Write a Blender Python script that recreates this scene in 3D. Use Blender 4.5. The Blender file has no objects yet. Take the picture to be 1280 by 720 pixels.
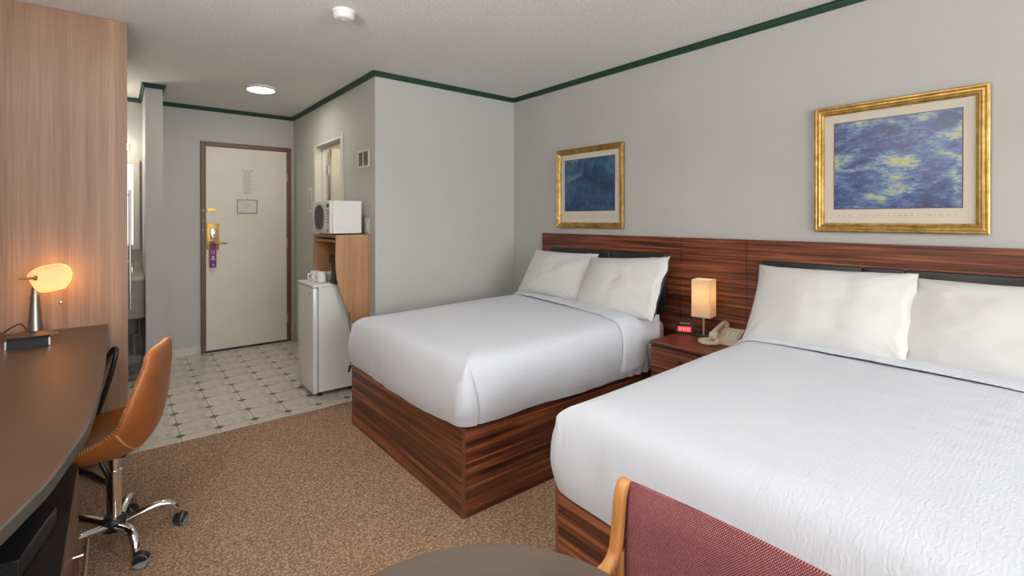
import bpy, bmesh, math, random
from mathutils import Vector, Matrix, noise

random.seed(7)
SC = bpy.context.scene
COL = SC.collection
PI = math.pi

# ------------------------------------------------------------------ camera
cam_d = bpy.data.cameras.new('camera')
cam = bpy.data.objects.new('camera', cam_d)
COL.objects.link(cam)
cam.location = (0, 0, 1.31)
cam.rotation_euler = (math.radians(90 - 0.22), 0, math.radians(-39.0))
cam_d.sensor_fit = 'HORIZONTAL'
cam_d.sensor_width = 36.0
cam_d.lens = 609.5 / 1280 * 36.0
cam_d.shift_y = -(360 - 275.6) / 1280
cam_d.clip_start = 0.02
SC.camera = cam

# ------------------------------------------------------------------ world, lights, exposure
world = bpy.data.worlds.new('world')
SC.world = world
world.use_nodes = True
wb = world.node_tree.nodes['Background']
wb.inputs[0].default_value = (0.78, 0.88, 1.0, 1)
wb.inputs[1].default_value = 1.0


def area_light(name, loc, rot, sx, sy, power, color):
    d = bpy.data.lights.new(name, 'AREA')
    d.shape = 'RECTANGLE'
    d.size, d.size_y, d.energy, d.color = sx, sy, power, color
    o = bpy.data.objects.new(name, d)
    COL.objects.link(o)
    o.location, o.rotation_euler = loc, rot
    return o


def point_light(name, loc, power, color, r=0.03):
    d = bpy.data.lights.new(name, 'POINT')
    d.energy, d.color, d.shadow_soft_size = power, color, r
    o = bpy.data.objects.new(name, d)
    COL.objects.link(o)
    o.location = loc
    return o


# daylight coming in through the wide window of the wall behind the camera
area_light('window_daylight', (1.15, -3.37, 1.35), (math.radians(90), 0, 0), 2.9, 1.7, 150, (0.93, 0.97, 1.0))

# added ceiling-bounce fill without fixtures: by the desk wall, at the window end
area_light('desk_wall_bounce_fill', (-0.46, 1.05, 1.80), (math.radians(180), 0, 0), 0.3, 0.5, 76, (1.0, 0.985, 0.96))
area_light('window_end_bounce_fill', (0.9, -2.5, 1.75), (math.radians(180), 0, 0), 0.8, 0.5, 62, (1.0, 0.99, 0.975))

SC.view_settings.view_transform = 'Standard'
SC.view_settings.look = 'None'
SC.view_settings.exposure = 0.0
SC.view_settings.gamma = 1.0
SC.view_settings.use_curve_mapping = False
SC.cycles.use_denoising = True
SC.cycles.max_bounces = 10
SC.cycles.diffuse_bounces = 6
SC.cycles.sample_clamp_indirect = 8.0


# ------------------------------------------------------------------ materials
def new_mat(name):
    m = bpy.data.materials.new(name)
    m.use_nodes = True
    nt = m.node_tree
    return m, nt, nt.nodes['Principled BSDF']


def N(nt, kind, **kw):
    n = nt.nodes.new(kind)
    for k, v in kw.items():
        setattr(n, k, v)
    return n


def coords(nt, scale=(1, 1, 1), which='Object'):
    tc = N(nt, 'ShaderNodeTexCoord')
    mp = N(nt, 'ShaderNodeMapping')
    mp.inputs['Scale'].default_value = scale
    nt.links.new(tc.outputs[which], mp.inputs[0])
    return mp.outputs[0]


def noise_tex(nt, vec, scale=1, detail=4, rough=0.5, dist=0.0):
    n = N(nt, 'ShaderNodeTexNoise')
    n.inputs['Scale'].default_value = scale
    n.inputs['Detail'].default_value = detail
    n.inputs['Roughness'].default_value = rough
    n.inputs['Distortion'].default_value = dist
    nt.links.new(vec, n.inputs['Vector'])
    return n.outputs['Fac']


def ramp(nt, fac, stops, interp='LINEAR'):
    r = N(nt, 'ShaderNodeValToRGB')
    r.color_ramp.interpolation = interp
    el = r.color_ramp.elements
    while len(el) < len(stops):
        el.new(0.5)
    for e, (p, c) in zip(el, stops):
        e.position = p
        e.color = (*c, 1) if len(c) == 3 else c
    nt.links.new(fac, r.inputs[0])
    return r.outputs[0]


def math_n(nt, op, a, b=None):
    n = N(nt, 'ShaderNodeMath', operation=op)
    for i, v in enumerate((a, b)):
        if v is None:
            continue
        if isinstance(v, (int, float)):
            n.inputs[i].default_value = v
        else:
            nt.links.new(v, n.inputs[i])
    return n.outputs[0]


def mix_c(nt, fac, a, b, blend='MIX'):
    n = N(nt, 'ShaderNodeMix', data_type='RGBA', blend_type=blend)
    for i, v in ((0, fac), (6, a), (7, b)):
        if isinstance(v, (int, float)):
            n.inputs[i].default_value = v
        elif isinstance(v, tuple):
            n.inputs[i].default_value = (*v, 1)
        else:
            nt.links.new(v, n.inputs[i])
    return n.outputs[2]


def bump(nt, bsdf, height, strength=0.3, dist=0.002):
    b = N(nt, 'ShaderNodeBump')
    b.inputs['Strength'].default_value = strength
    b.inputs['Distance'].default_value = dist
    nt.links.new(height, b.inputs['Height'])
    nt.links.new(b.outputs[0], bsdf.inputs['Normal'])


def plain(name, color, rough=0.5, metal=0.0, var=0.06, scale=12.0, bmp=0.0, bscale=200.0, coat=0.0):
    m, nt, b = new_mat(name)
    v = coords(nt)
    f = noise_tex(nt, v, scale, 3)
    lo = tuple(max(0, c * (1 - var)) for c in color)
    hi = tuple(min(1, c * (1 + var)) for c in color)
    nt.links.new(ramp(nt, f, [(0.3, lo), (0.7, hi)]), b.inputs['Base Color'])
    b.inputs['Roughness'].default_value = rough
    b.inputs['Metallic'].default_value = metal
    if coat:
        b.inputs['Coat Weight'].default_value = coat
    if bmp:
        bump(nt, b, noise_tex(nt, v, bscale, 3), bmp, 0.001)
    return m


def emis(name, color, strength, base=(0.8, 0.8, 0.8)):
    m, nt, b = new_mat(name)
    b.inputs['Base Color'].default_value = (*base, 1)
    b.inputs['Emission Color'].default_value = (*color, 1)
    b.inputs['Emission Strength'].default_value = strength
    b.inputs['Roughness'].default_value = 0.5
    return m


def zebra(name, along):
    m, nt, b = new_mat(name)
    s = [58.0, 58.0, 58.0]
    s[along] = 1.2
    v = coords(nt, tuple(s))
    f1 = noise_tex(nt, v, 1.0, 5, 0.62, 0.25)
    s2 = [130.0, 130.0, 130.0]
    s2[along] = 2.2
    f2 = noise_tex(nt, coords(nt, tuple(s2)), 1.0, 3, 0.6)
    f = math_n(nt, 'ADD', math_n(nt, 'MULTIPLY', f1, 0.78), math_n(nt, 'MULTIPLY', f2, 0.22))
    c = ramp(nt, f, [(0.35, (0.026, 0.008, 0.005)), (0.44, (0.082, 0.022, 0.010)), (0.51, (0.170, 0.047, 0.021)),
                     (0.57, (0.270, 0.084, 0.036)), (0.67, (0.39, 0.155, 0.080))])
    nt.links.new(c, b.inputs['Base Color'])
    b.inputs['Roughness'].default_value = 0.38
    bump(nt, b, f2, 0.08, 0.0005)
    return m


def oak(name, c0, c1, c2, along=2):
    m, nt, b = new_mat(name)
    s = [5.5, 5.5, 5.5]
    s[along] = 0.45
    f1 = noise_tex(nt, coords(nt, tuple(s)), 1.0, 4, 0.55, 1.6)
    s = [150.0, 150.0, 150.0]
    s[along] = 3.0
    f2 = noise_tex(nt, coords(nt, tuple(s)), 1.0, 3, 0.6)
    s = [30.0, 30.0, 30.0]
    s[along] = 0.7
    f3 = noise_tex(nt, coords(nt, tuple(s)), 1.0, 4, 0.6, 0.6)
    f = math_n(nt, 'ADD', math_n(nt, 'MULTIPLY', f1, 0.4),
               math_n(nt, 'ADD', math_n(nt, 'MULTIPLY', f2, 0.25), math_n(nt, 'MULTIPLY', f3, 0.35)))
    nt.links.new(ramp(nt, f, [(0.36, c0), (0.5, c1), (0.64, c2)]), b.inputs['Base Color'])
    b.inputs['Roughness'].default_value = 0.42
    bump(nt, b, f2, 0.1, 0.0005)
    return m


def fabric_white(name, color, wave_axis, strength):
    m, nt, b = new_mat(name)
    v = coords(nt)
    w = N(nt, 'ShaderNodeTexWave', wave_type='BANDS', bands_direction=wave_axis)
    w.inputs['Scale'].default_value = 27
    w.inputs['Distortion'].default_value = 7.5
    w.inputs['Detail'].default_value = 2.5
    w.inputs['Detail Scale'].default_value = 2.2
    nt.links.new(v, w.inputs['Vector'])
    f = noise_tex(nt, coords(nt, (1.0, 1.0, 1.0)), 75, 3, 0.6, 0.6)
    g = noise_tex(nt, v, 18, 3)
    h = math_n(nt, 'ADD', math_n(nt, 'MULTIPLY', w.outputs['Fac'], 0.55), math_n(nt, 'ADD', math_n(nt, 'MULTIPLY', f, 0.9), math_n(nt, 'MULTIPLY', g, 0.8)))
    b.inputs['Base Color'].default_value = (*color, 1)
    b.inputs['Roughness'].default_value = 0.85
    b.inputs['Sheen Weight'].default_value = 0.15
    bump(nt, b, h, strength, 0.003)
    return m


M = {}
M['wall'] = plain('wall_paint', (0.480, 0.476, 0.452), 0.75, var=0.02, scale=3, bmp=0.12, bscale=260)
M['white_paint'] = plain('white_paint', (0.66, 0.64, 0.58), 0.5, var=0.02, scale=6)
M['door_paint'] = plain('door_paint', (0.68, 0.64, 0.56), 0.5, var=0.03, scale=4)
M['brown_paint'] = plain('brown_paint', (0.14, 0.06, 0.035), 0.45, var=0.12, scale=9)
M['green'] = plain('green_trim_paint', (0.012, 0.052, 0.034), 0.45, var=0.15, scale=20)
M['brass'] = plain('brass', (0.56, 0.36, 0.10), 0.42, 1.0, var=0.08)
M['nickel'] = plain('brushed_nickel', (0.62, 0.57, 0.50), 0.3, 1.0, var=0.05)
M['chrome'] = plain('chrome', (0.82, 0.82, 0.82), 0.12, 1.0, var=0.02)
M['black_plastic'] = plain('black_plastic', (0.018, 0.018, 0.02), 0.42, var=0.1)
M['black_metal'] = plain('black_metal', (0.016, 0.016, 0.018), 0.3, var=0.1)
M['matte_black'] = plain('matte_black', (0.010, 0.010, 0.011), 0.65, var=0.1)
M['dark_nickel'] = plain('dark_nickel', (0.36, 0.32, 0.28), 0.34, 1.0, var=0.05)
M['grey_plastic'] = plain('grey_plastic', (0.30, 0.30, 0.30), 0.5)
M['white_gloss'] = plain('white_enamel', (0.70, 0.70, 0.68), 0.12, var=0.01)
M['white_plastic'] = plain('white_plastic', (0.72, 0.71, 0.68), 0.45, var=0.02)
M['beige_plastic'] = plain('beige_plastic', (0.62, 0.52, 0.40), 0.45, var=0.03)
M['dark_glass'] = plain('dark_glass', (0.012, 0.012, 0.014), 0.12)
M['ceramic'] = plain('white_ceramic', (0.76, 0.75, 0.73), 0.18, var=0.02)
M['paper'] = plain('paper', (0.66, 0.64, 0.60), 0.7, var=0.02)
M['ink'] = plain('grey_ink', (0.22, 0.21, 0.20), 0.8)
M['paper_ink'] = plain('faded_ink', (0.40, 0.385, 0.36), 0.8)
M['purple'] = plain('purple_card', (0.16, 0.012, 0.12), 0.5)
M['white_ink'] = plain('white_ink', (0.72, 0.55, 0.72), 0.6)
M['mat_board'] = plain('mat_board', (0.62, 0.56, 0.46), 0.8, var=0.02)
M['caption_ink'] = plain('caption_ink', (0.40, 0.35, 0.29), 0.8)
M['leather_black'] = plain('black_leather', (0.022, 0.022, 0.024), 0.38, var=0.15, bmp=0.25, bscale=180)
M['leather_tan'] = plain('tan_leather', (0.30, 0.092, 0.020), 0.36, var=0.22, scale=7, bmp=0.15, bscale=260)
M['thread'] = plain('pale_thread', (0.62, 0.34, 0.16), 0.7)
M['zebra_x'] = zebra('zebrano_along_x', 0)
M['zebra_y'] = zebra('zebrano_along_y', 1)
M['zebra_z'] = zebra('zebrano_along_z', 2)
M['oak'] = oak('light_oak', (0.205, 0.105, 0.058), (0.285, 0.160, 0.095), (0.36, 0.222, 0.140))
M['oak_warm'] = oak('warm_oak', (0.30, 0.145, 0.060), (0.40, 0.21, 0.095), (0.48, 0.27, 0.13))
M['chair_wood'] = oak('honey_beech', (0.42, 0.17, 0.045), (0.52, 0.23, 0.07), (0.58, 0.28, 0.10))
M['desk_top'] = plain('dark_walnut_laminate', (0.070, 0.037, 0.023), 0.36, var=0.12, scale=6)
M['desk_edge'] = plain('grey_edge_band', (0.075, 0.07, 0.06), 0.5)
M['dark_laminate'] = plain('dark_laminate', (0.030, 0.020, 0.016), 0.4, var=0.15)
M['red_wood'] = oak('reddish_wood', (0.10, 0.036, 0.022), (0.165, 0.062, 0.036), (0.22, 0.09, 0.055))
M['round_top'] = plain('brown_grey_laminate', (0.092, 0.068, 0.052), 0.5, var=0.18, scale=9)
M['coverlet'] = fabric_white('coverlet_cloth', (0.63, 0.66, 0.72), 'Y', 0.26)
M['pillow'] = plain('pillow_cotton', (0.66, 0.655, 0.64), 0.85, var=0.01, bmp=0.06, bscale=500)
M['sheet'] = plain('white_sheet', (0.70, 0.695, 0.69), 0.85, var=0.01, bmp=0.06, bscale=400)


def mk_shade(name, color, em, emc, gloss=0.0):
    m, nt, b = new_mat(name)
    out = nt.nodes['Material Output']
    t = N(nt, 'ShaderNodeBsdfTranslucent')
    t.inputs[0].default_value = (*color, 1)
    b.inputs['Base Color'].default_value = (*color, 1)
    b.inputs['Roughness'].default_value = 0.4 if gloss else 0.8
    b.inputs['Emission Color'].default_value = (*emc, 1)
    b.inputs['Emission Strength'].default_value = em
    mx = N(nt, 'ShaderNodeMixShader')
    mx.inputs[0].default_value = 0.55
    nt.links.new(b.outputs[0], mx.inputs[1])
    nt.links.new(t.outputs[0], mx.inputs[2])
    nt.links.new(mx.outputs[0], out.inputs['Surface'])
    return m


M['shade'] = mk_shade('lamp_shade_paper', (0.74, 0.62, 0.46), 0.22, (1.0, 0.66, 0.34))
M['glass_shade'] = mk_shade('lamp_shade_glass', (0.74, 0.55, 0.38), 0.42, (1.0, 0.64, 0.34), 1.0)
M['bulb'] = emis('bulb', (1.0, 0.72, 0.36), 5.0)
M['light_lens'] = emis('ceiling_light_lens', (1.0, 0.93, 0.80), 75.0)
M['sconce'] = emis('sconce_glass', (1.0, 0.93, 0.80), 10.0)
M['window_glow'] = emis('frosted_daylight', (0.97, 1.0, 0.96), 1.15)
M['red_led'] = emis('red_display', (1.0, 0.05, 0.07), 0.9, (0.3, 0.01, 0.02))
M['red_led_hot'] = emis('red_digits', (1.0, 0.22, 0.22), 2.0, (0.4, 0.02, 0.03))
M['grout'] = plain('dark_grout', (0.16, 0.14, 0.12), 0.8)
M['tile_dot'] = plain('grey_green_inset', (0.10, 0.105, 0.088), 0.35)
M['vanity'] = plain('vanity_laminate', (0.32, 0.29, 0.26), 0.5)
M['vanity_top'] = plain('vanity_stone', (0.45, 0.41, 0.35), 0.3)
M['strap'] = plain('striped_strap', (0.20, 0.14, 0.09), 0.8, var=0.6, scale=60)
M['carafe'] = plain('smoky_glass', (0.10, 0.10, 0.10), 0.1)


def mk_ceiling():
    m, nt, b = new_mat('popcorn_ceiling')
    v = coords(nt)
    f = noise_tex(nt, v, 70, 4, 0.65)
    nt.links.new(ramp(nt, f, [(0.35, (0.72, 0.71, 0.695)), (0.65, (0.87, 0.865, 0.855))]), b.inputs['Base Color'])
    b.inputs['Roughness'].default_value = 0.9
    bump(nt, b, f, 0.9, 0.010)
    return m


def mk_carpet():
    m, nt, b = new_mat('brown_fleck_carpet')
    v = coords(nt)
    f = noise_tex(nt, v, 105, 3, 0.75)
    g = noise_tex(nt, v, 2.2, 3)
    c = ramp(nt, f, [(0.33, (0.13, 0.066, 0.034)), (0.45, (0.29, 0.165, 0.095)), (0.56, (0.42, 0.265, 0.165)), (0.68, (0.66, 0.49, 0.35))])
    c2 = mix_c(nt, 0.25, c, ramp(nt, g, [(0.3, (0.7, 0.7, 0.7)), (0.7, (1, 1, 1))]), 'MULTIPLY')
    nt.links.new(c2, b.inputs['Base Color'])
    b.inputs['Roughness'].default_value = 0.95
    bump(nt, b, f, 0.9, 0.008)
    return m


def mk_tile():
    m, nt, b = new_mat('cream_marbled_tile')
    v = coords(nt)
    f = noise_tex(nt, v, 6, 6, 0.62, 1.2)
    nt.links.new(ramp(nt, f, [(0.35, (0.45, 0.40, 0.345)), (0.5, (0.57, 0.52, 0.46)), (0.65, (0.62, 0.57, 0.51))]), b.inputs['Base Color'])
    b.inputs['Roughness'].default_value = 0.22
    return m


def mk_maroon():
    m, nt, b = new_mat('maroon_woven_fabric')
    v = coords(nt)
    sx = N(nt, 'ShaderNodeSeparateXYZ')
    nt.links.new(v, sx.inputs[0])
    k = 2 * PI / 0.0042
    a = math_n(nt, 'SINE', math_n(nt, 'MULTIPLY', sx.outputs[1], k))
    c = math_n(nt, 'SINE', math_n(nt, 'MULTIPLY', sx.outputs[2], k))
    h = math_n(nt, 'ADD', math_n(nt, 'MULTIPLY', a, c), noise_tex(nt, v, 300, 2))
    nt.links.new(ramp(nt, h, [(0.2, (0.10, 0.018, 0.024)), (0.6, (0.19, 0.042, 0.050)), (1.0, (0.42, 0.17, 0.17))]), b.inputs['Base Color'])
    b.inputs['Roughness'].default_value = 0.9
    bump(nt, b, h, 0.3, 0.001)
    return m


def mk_gold():
    m, nt, b = new_mat('antique_gold')
    v = coords(nt, (1, 1, 1))
    f = noise_tex(nt, v, 22, 5, 0.6)
    nt.links.new(ramp(nt, f, [(0.3, (0.26, 0.14, 0.03)), (0.5, (0.44, 0.27, 0.075)), (0.7, (0.60, 0.40, 0.15))]), b.inputs['Base Color'])
    b.inputs['Roughness'].default_value = 0.36
    b.inputs['Metallic'].default_value = 0.75
    return m


def mk_art(name, stops, sx, seed, streak):
    """plain abstract print: soft brush strokes in blues and yellows"""
    m, nt, b = new_mat(name)
    v = coords(nt, (1, sx[0], sx[1]))
    n = N(nt, 'ShaderNodeTexNoise', noise_dimensions='4D')
    n.inputs['Scale'].default_value = 3.0
    n.inputs['W'].default_value = seed
    n.inputs['Detail'].default_value = 4
    n.inputs['Distortion'].default_value = 1.1
    nt.links.new(v, n.inputs['Vector'])
    f2 = noise_tex(nt, coords(nt, streak), 1.0, 3, 0.7, 0.8)
    f = math_n(nt, 'ADD', math_n(nt, 'MULTIPLY', n.outputs['Fac'], 0.66), math_n(nt, 'MULTIPLY', f2, 0.34))
    nt.links.new(ramp(nt, f, stops), b.inputs['Base Color'])
    b.inputs['Roughness'].default_value = 0.3
    return m


M['ceiling'] = mk_ceiling()
M['carpet'] = mk_carpet()
M['tile'] = mk_tile()
M['maroon'] = mk_maroon()
M['gold'] = mk_gold()
M['art_big'] = mk_art('abstract_print_blue_yellow', [(0.36, (0.025, 0.030, 0.085)), (0.45, (0.045, 0.065, 0.19)), (0.52, (0.10, 0.17, 0.33)),
                      (0.565, (0.26, 0.33, 0.30)), (0.61, (0.46, 0.43, 0.17)), (0.67, (0.58, 0.40, 0.07))], (1.3, 2.4), 3.1, (50, 26, 70))
M['art_small'] = mk_art('abstract_print_deep_blue', [(0.38, (0.016, 0.022, 0.055)), (0.48, (0.022, 0.06, 0.15)), (0.56, (0.035, 0.12, 0.22)),
                        (0.64, (0.16, 0.20, 0.24)), (0.72, (0.32, 0.30, 0.26))], (1.5, 2.0), 8.4, (50, 60, 22))


def mk_glass():
    m, nt, b = new_mat('clear_pane')
    out = nt.nodes['Material Output']
    t = N(nt, 'ShaderNodeBsdfTransparent')
    g = N(nt, 'ShaderNodeBsdfGlossy')
    g.inputs['Roughness'].default_value = 0.02
    mx = N(nt, 'ShaderNodeMixShader')
    mx.inputs[0].default_value = 0.06
    nt.links.new(t.outputs[0], mx.inputs[1])
    nt.links.new(g.outputs[0], mx.inputs[2])
    nt.links.new(mx.outputs[0], out.inputs['Surface'])
    return m


M['pane'] = mk_glass()


# ------------------------------------------------------------------ mesh builder
class MB:
    def __init__(self):
        self.v, self.f = [], []

    def add(self, verts, faces):
        o = len(self.v)
        self.v += [Vector(p) for p in verts]
        self.f += [tuple(i + o for i in q) for q in faces]
        return self

    def box(self, x0, x1, y0, y1, z0, z1, bev=0.0, seg=2, mtx=None):
        bm = bmesh.new()
        bmesh.ops.create_cube(bm, size=1.0)
        for q in bm.verts:
            q.co = Vector(((x0 + x1) / 2 + q.co.x * (x1 - x0), (y0 + y1) / 2 + q.co.y * (y1 - y0), (z0 + z1) / 2 + q.co.z * (z1 - z0)))
        if bev > 0:
            bmesh.ops.bevel(bm, geom=list(bm.edges), offset=bev, segments=seg, affect='EDGES', profile=0.5, clamp_overlap=True)
        bm.verts.index_update()
        vs = [q.co.copy() for q in bm.verts]
        if mtx:
            vs = [mtx @ p for p in vs]
        self.add(vs, [[q.index for q in f.verts] for f in bm.faces])
        bm.free()
        return self

    def grid(self, P, closed_u=False, closed_v=False, flip=False):
        """P[i][j] rows of points"""
        nu, nv = len(P), len(P[0])
        vs = [p for r in P for p in r]
        fs = []
        for i in range(nu if closed_u else nu - 1):
            for j in range(nv if closed_v else nv - 1):
                a, b2 = i * nv + j, i * nv + (j + 1) % nv
                c, d = ((i + 1) % nu) * nv + (j + 1) % nv, ((i + 1) % nu) * nv + j
                fs.append((a, d, c, b2) if flip else (a, b2, c, d))
        return self.add(vs, fs)

    def tube(self, path, r, n=10, closed=False, cap=True):
        path = [Vector(p) for p in path]
        m = len(path)
        rows = []
        up = None
        for i, p in enumerate(path):
            if closed:
                t = path[(i + 1) % m] - path[i - 1]
            else:
                t = path[min(i + 1, m - 1)] - path[max(i - 1, 0)]
            t.normalize()
            if up is None:
                up = Vector((0, 0, 1)) if abs(t.z) < 0.9 else Vector((1, 0, 0))
            s = t.cross(up)
            s.normalize()
            up = s.cross(t)
            rr = r[i] if isinstance(r, (list, tuple)) else r
            rows.append([p + (s * math.cos(2 * PI * k / n) + up * math.sin(2 * PI * k / n)) * rr for k in range(n)])
        o = len(self.v)
        self.grid(rows, closed_u=closed, closed_v=True)
        if cap and not closed:
            self.f.append(tuple(o + k for k in range(n))[::-1])
            self.f.append(tuple(o + (m - 1) * n + k for k in range(n)))
        return self

    def lathe(self, prof, c, n=24, axis=(0, 0, 1), cap=True):
        """prof: (radius, height along axis)"""
        ax = Vector(axis).normalized()
        s = ax.cross(Vector((0, 1, 0)) if abs(ax.y) < 0.9 else Vector((1, 0, 0))).normalized()
        t = ax.cross(s)
        c = Vector(c)
        rows = [[c + ax * h + (s * math.cos(2 * PI * k / n) + t * math.sin(2 * PI * k / n)) * r for k in range(n)] for r, h in prof]
        o = len(self.v)
        self.grid(rows, closed_v=True)
        if cap:
            self.f.append(tuple(o + k for k in range(n))[::-1])
            self.f.append(tuple(o + (len(prof) - 1) * n + k for k in range(n)))
        return self

    def prism(self, poly, a, b, plane='xy'):
        def mk(p, h):
            return {'xy': (p[0], p[1], h), 'xz': (p[0], h, p[1]), 'yz': (h, p[0], p[1])}[plane]
        n = len(poly)
        vs = [mk(p, a) for p in poly] + [mk(p, b) for p in poly]
        fs = [tuple(range(n))[::-1], tuple(range(n, 2 * n))] + [(i, (i + 1) % n, n + (i + 1) % n, n + i) for i in range(n)]
        return self.add(vs, fs)


ORG = {}


def obj(name, mb, mat, parent=None, smooth=None, origin=None, kind=None):
    if parent is not None:
        o0 = ORG[parent.name]
    elif origin is not None:
        o0 = Vector(origin)
    else:
        xs = [p.x for p in mb.v]
        ys = [p.y for p in mb.v]
        zs = [p.z for p in mb.v]
        o0 = Vector(((min(xs) + max(xs)) / 2, (min(ys) + max(ys)) / 2, min(zs)))
    me = bpy.data.meshes.new(name)
    me.from_pydata([p - o0 for p in mb.v], [], mb.f)
    bm = bmesh.new()
    bm.from_mesh(me)
    bmesh.ops.recalc_face_normals(bm, faces=bm.faces)
    bm.to_mesh(me)
    bm.free()
    if smooth is not None:
        me.shade_smooth()
        me.set_sharp_from_angle(angle=math.radians(smooth))
    me.materials.append(M[mat])
    o = bpy.data.objects.new(name, me)
    COL.objects.link(o)
    if parent is not None:
        o.parent = parent
    else:
        o.location = o0
    ORG[o.name] = o0
    if kind:
        o['kind'] = kind
    return o


def tag(o, label, cat, group=None, kind=None):
    o['label'], o['category'] = label, cat
    if group:
        o['group'] = group
    if kind:
        o['kind'] = kind
    return o


def thing(name, label, cat, loc, group=None, kind=None):
    o = bpy.data.objects.new(name, None)
    o.empty_display_size = 0.1
    COL.objects.link(o)
    o.location = loc
    ORG[o.name] = Vector(loc)
    return tag(o, label, cat, group, kind)


def struct(name, mb, mat, label, cat, smooth=None):
    return tag(obj(name, mb, mat, smooth=smooth), label, cat, kind='structure')


def catmull(pts, n):
    out = []
    m = len(pts)
    P = [Vector((*p, 0)) if len(p) == 2 else Vector(p) for p in pts]
    for i in range(m - 1):
        p0, p1, p2, p3 = P[max(i - 1, 0)], P[i], P[i + 1], P[min(i + 2, m - 1)]
        for k in range(n):
            t = k / n
            out.append(0.5 * ((2 * p1) + (p2 - p0) * t + (2 * p0 - 5 * p1 + 4 * p2 - p3) * t * t + (3 * p1 - p0 - 3 * p2 + p3) * t ** 3))
    out.append(P[-1])
    return out


def sstep(a, b, x):
    t = min(1, max(0, (x - a) / (b - a)))
    return t * t * (3 - 2 * t)


# ------------------------------------------------------------------ room shell
XW, YS, XC, YB, XL, YF, ZC = 2.813, 3.445, 1.486, 5.587, -0.70, -3.20, 2.40
T = 0.10
struct('floor', MB().box(XL, XW, YF, 3.44, -0.05, 0.0), 'carpet', 'brown flecked carpet covering the bedroom floor', 'carpet')
fl = struct('floor', MB().box(XL, XC, 3.44, YB, -0.05, -0.003), 'grout', 'cream octagon tile floor with dark grey corner insets by the entry door', 'tile floor')
struct('ceiling', MB().box(XL - T, 3.9, YF - T, 6.5, ZC, ZC + 0.08), 'ceiling', 'white popcorn textured ceiling', 'ceiling')
struct('wall_right', MB().box(XW, XW + T, YF - T, YS + T, -0.05, ZC), 'wall', 'long grey wall behind the wooden headboard', 'wall')
struct('wall_end', MB().box(XC + T, XW, YS, YS + T, -0.05, ZC), 'wall', 'plain grey wall at the far side of the first bed', 'wall')
DY0, DY1, DZ = 4.12, 4.83, 2.012
struct('wall_corridor', MB().box(XC, XC + T, YS, DY0, -0.05, ZC).box(XC, XC + T, DY0, DY1, DZ, ZC).box(XC, XC + T, DY1, YB + T, -0.05, ZC),
       'wall', 'shaded grey corridor wall with a doorway above the microwave', 'wall')
struct('wall_back', MB().box(XL - T, XC, YB, YB + T, -0.05, ZC), 'wall', 'grey wall around the cream entry door', 'wall')
struct('wall_left', MB().box(XL - T, XL, YF - T, YB, -0.05, ZC), 'wall', 'grey wall behind the long desk', 'wall')
WX0, WX1, WZ0, WZ1 = -0.35, 2.65, 0.5, 2.25
struct('wall_front', MB().box(XL, WX0, YF - T, YF, -0.05, ZC).box(WX1, XW, YF - T, YF, -0.05, ZC).box(WX0, WX1, YF - T, YF, -0.05, WZ0).box(WX0, WX1, YF - T, YF, WZ1, ZC),
       'wall', 'grey wall with the wide window facing the beds', 'wall')
struct('wall_stub', MB().box(0.178, 0.292, 4.90, YB, -0.05, ZC), 'wall', 'narrow grey wall end standing between vanity alcove and entry door', 'wall')
# room beyond the corridor doorway
struct('wall_bathroom', MB().box(XC + T, 3.3, 5.35, 5.45, -0.05, ZC).box(3.3, 3.4, YS, 5.45, -0.05, ZC), 'white_paint', 'cream walls of the room beyond the doorway', 'wall')
struct('floor', MB().box(XC, 3.3, YS + T, 5.35, -0.05, -0.002), 'tile', 'pale floor of the room beyond the doorway', 'floor')


def pieces_window():
    w = thing('window_1', 'wide white framed window in the wall facing the beds', 'window', ((WX0 + WX1) / 2, YF - 0.05, WZ0), kind='structure')
    f = MB()
    y0, y1 = YF - 0.09, YF - 0.02
    f.box(WX0, WX1, y0, y1, WZ0, WZ0 + 0.05).box(WX0, WX1, y0, y1, WZ1 - 0.05, WZ1)
    for x in (WX0, WX1 - 0.05, (WX0 + WX1) / 2 - 0.025):
        f.box(x, x + 0.05, y0, y1, WZ0 + 0.05, WZ1 - 0.05)
    obj('window_frame', f, 'white_paint', w)
    h = (WX0 + WX1) / 2
    obj('pane', MB().box(WX0 + 0.05, h - 0.025, YF - 0.06, YF - 0.055, WZ0 + 0.05, WZ1 - 0.05), 'pane', w)
    obj('pane', MB().box(h + 0.025, WX1 - 0.05, YF - 0.06, YF - 0.055, WZ0 + 0.05, WZ1 - 0.05), 'pane', w)
    obj('window_sill', MB().box(WX0 - 0.04, WX1 + 0.04, YF, YF + 0.06, WZ0 - 0.03, WZ0, 0.004), 'white_paint', w)


pieces_window()


# crown moulding: one strip per wall
def crown(name, a, b, nrm, label, e0=0.0, e1=0.0):
    """a, b: ends (x, y) on the wall face; nrm points into the room"""
    a, b, nrm = Vector((*a, 0)), Vector((*b, 0)), Vector((*nrm, 0))
    d = (b - a).normalized()
    prof = [(0, -0.037), (0.009, -0.037), (0.012, -0.031), (0.009, -0.027), (0.016, -0.018), (0.019, -0.011), (0.017, -0.009), (0.025, -0.005), (0.025, 0), (0, 0)]
    m = MB()
    rows = []
    for p, sgn, e in ((a, -1, e0), (b, 1, e1)):
        rows.append([p + d * sgn * (q[0] * e) + nrm * q[0] + Vector((0, 0, ZC + q[1])) for q in prof])
    m.grid(rows, closed_v=True)
    n = len(prof)
    m.f += [tuple(range(n)), tuple(range(n, 2 * n))]
    struct(name, m, 'green', label, 'crown moulding')


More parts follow.
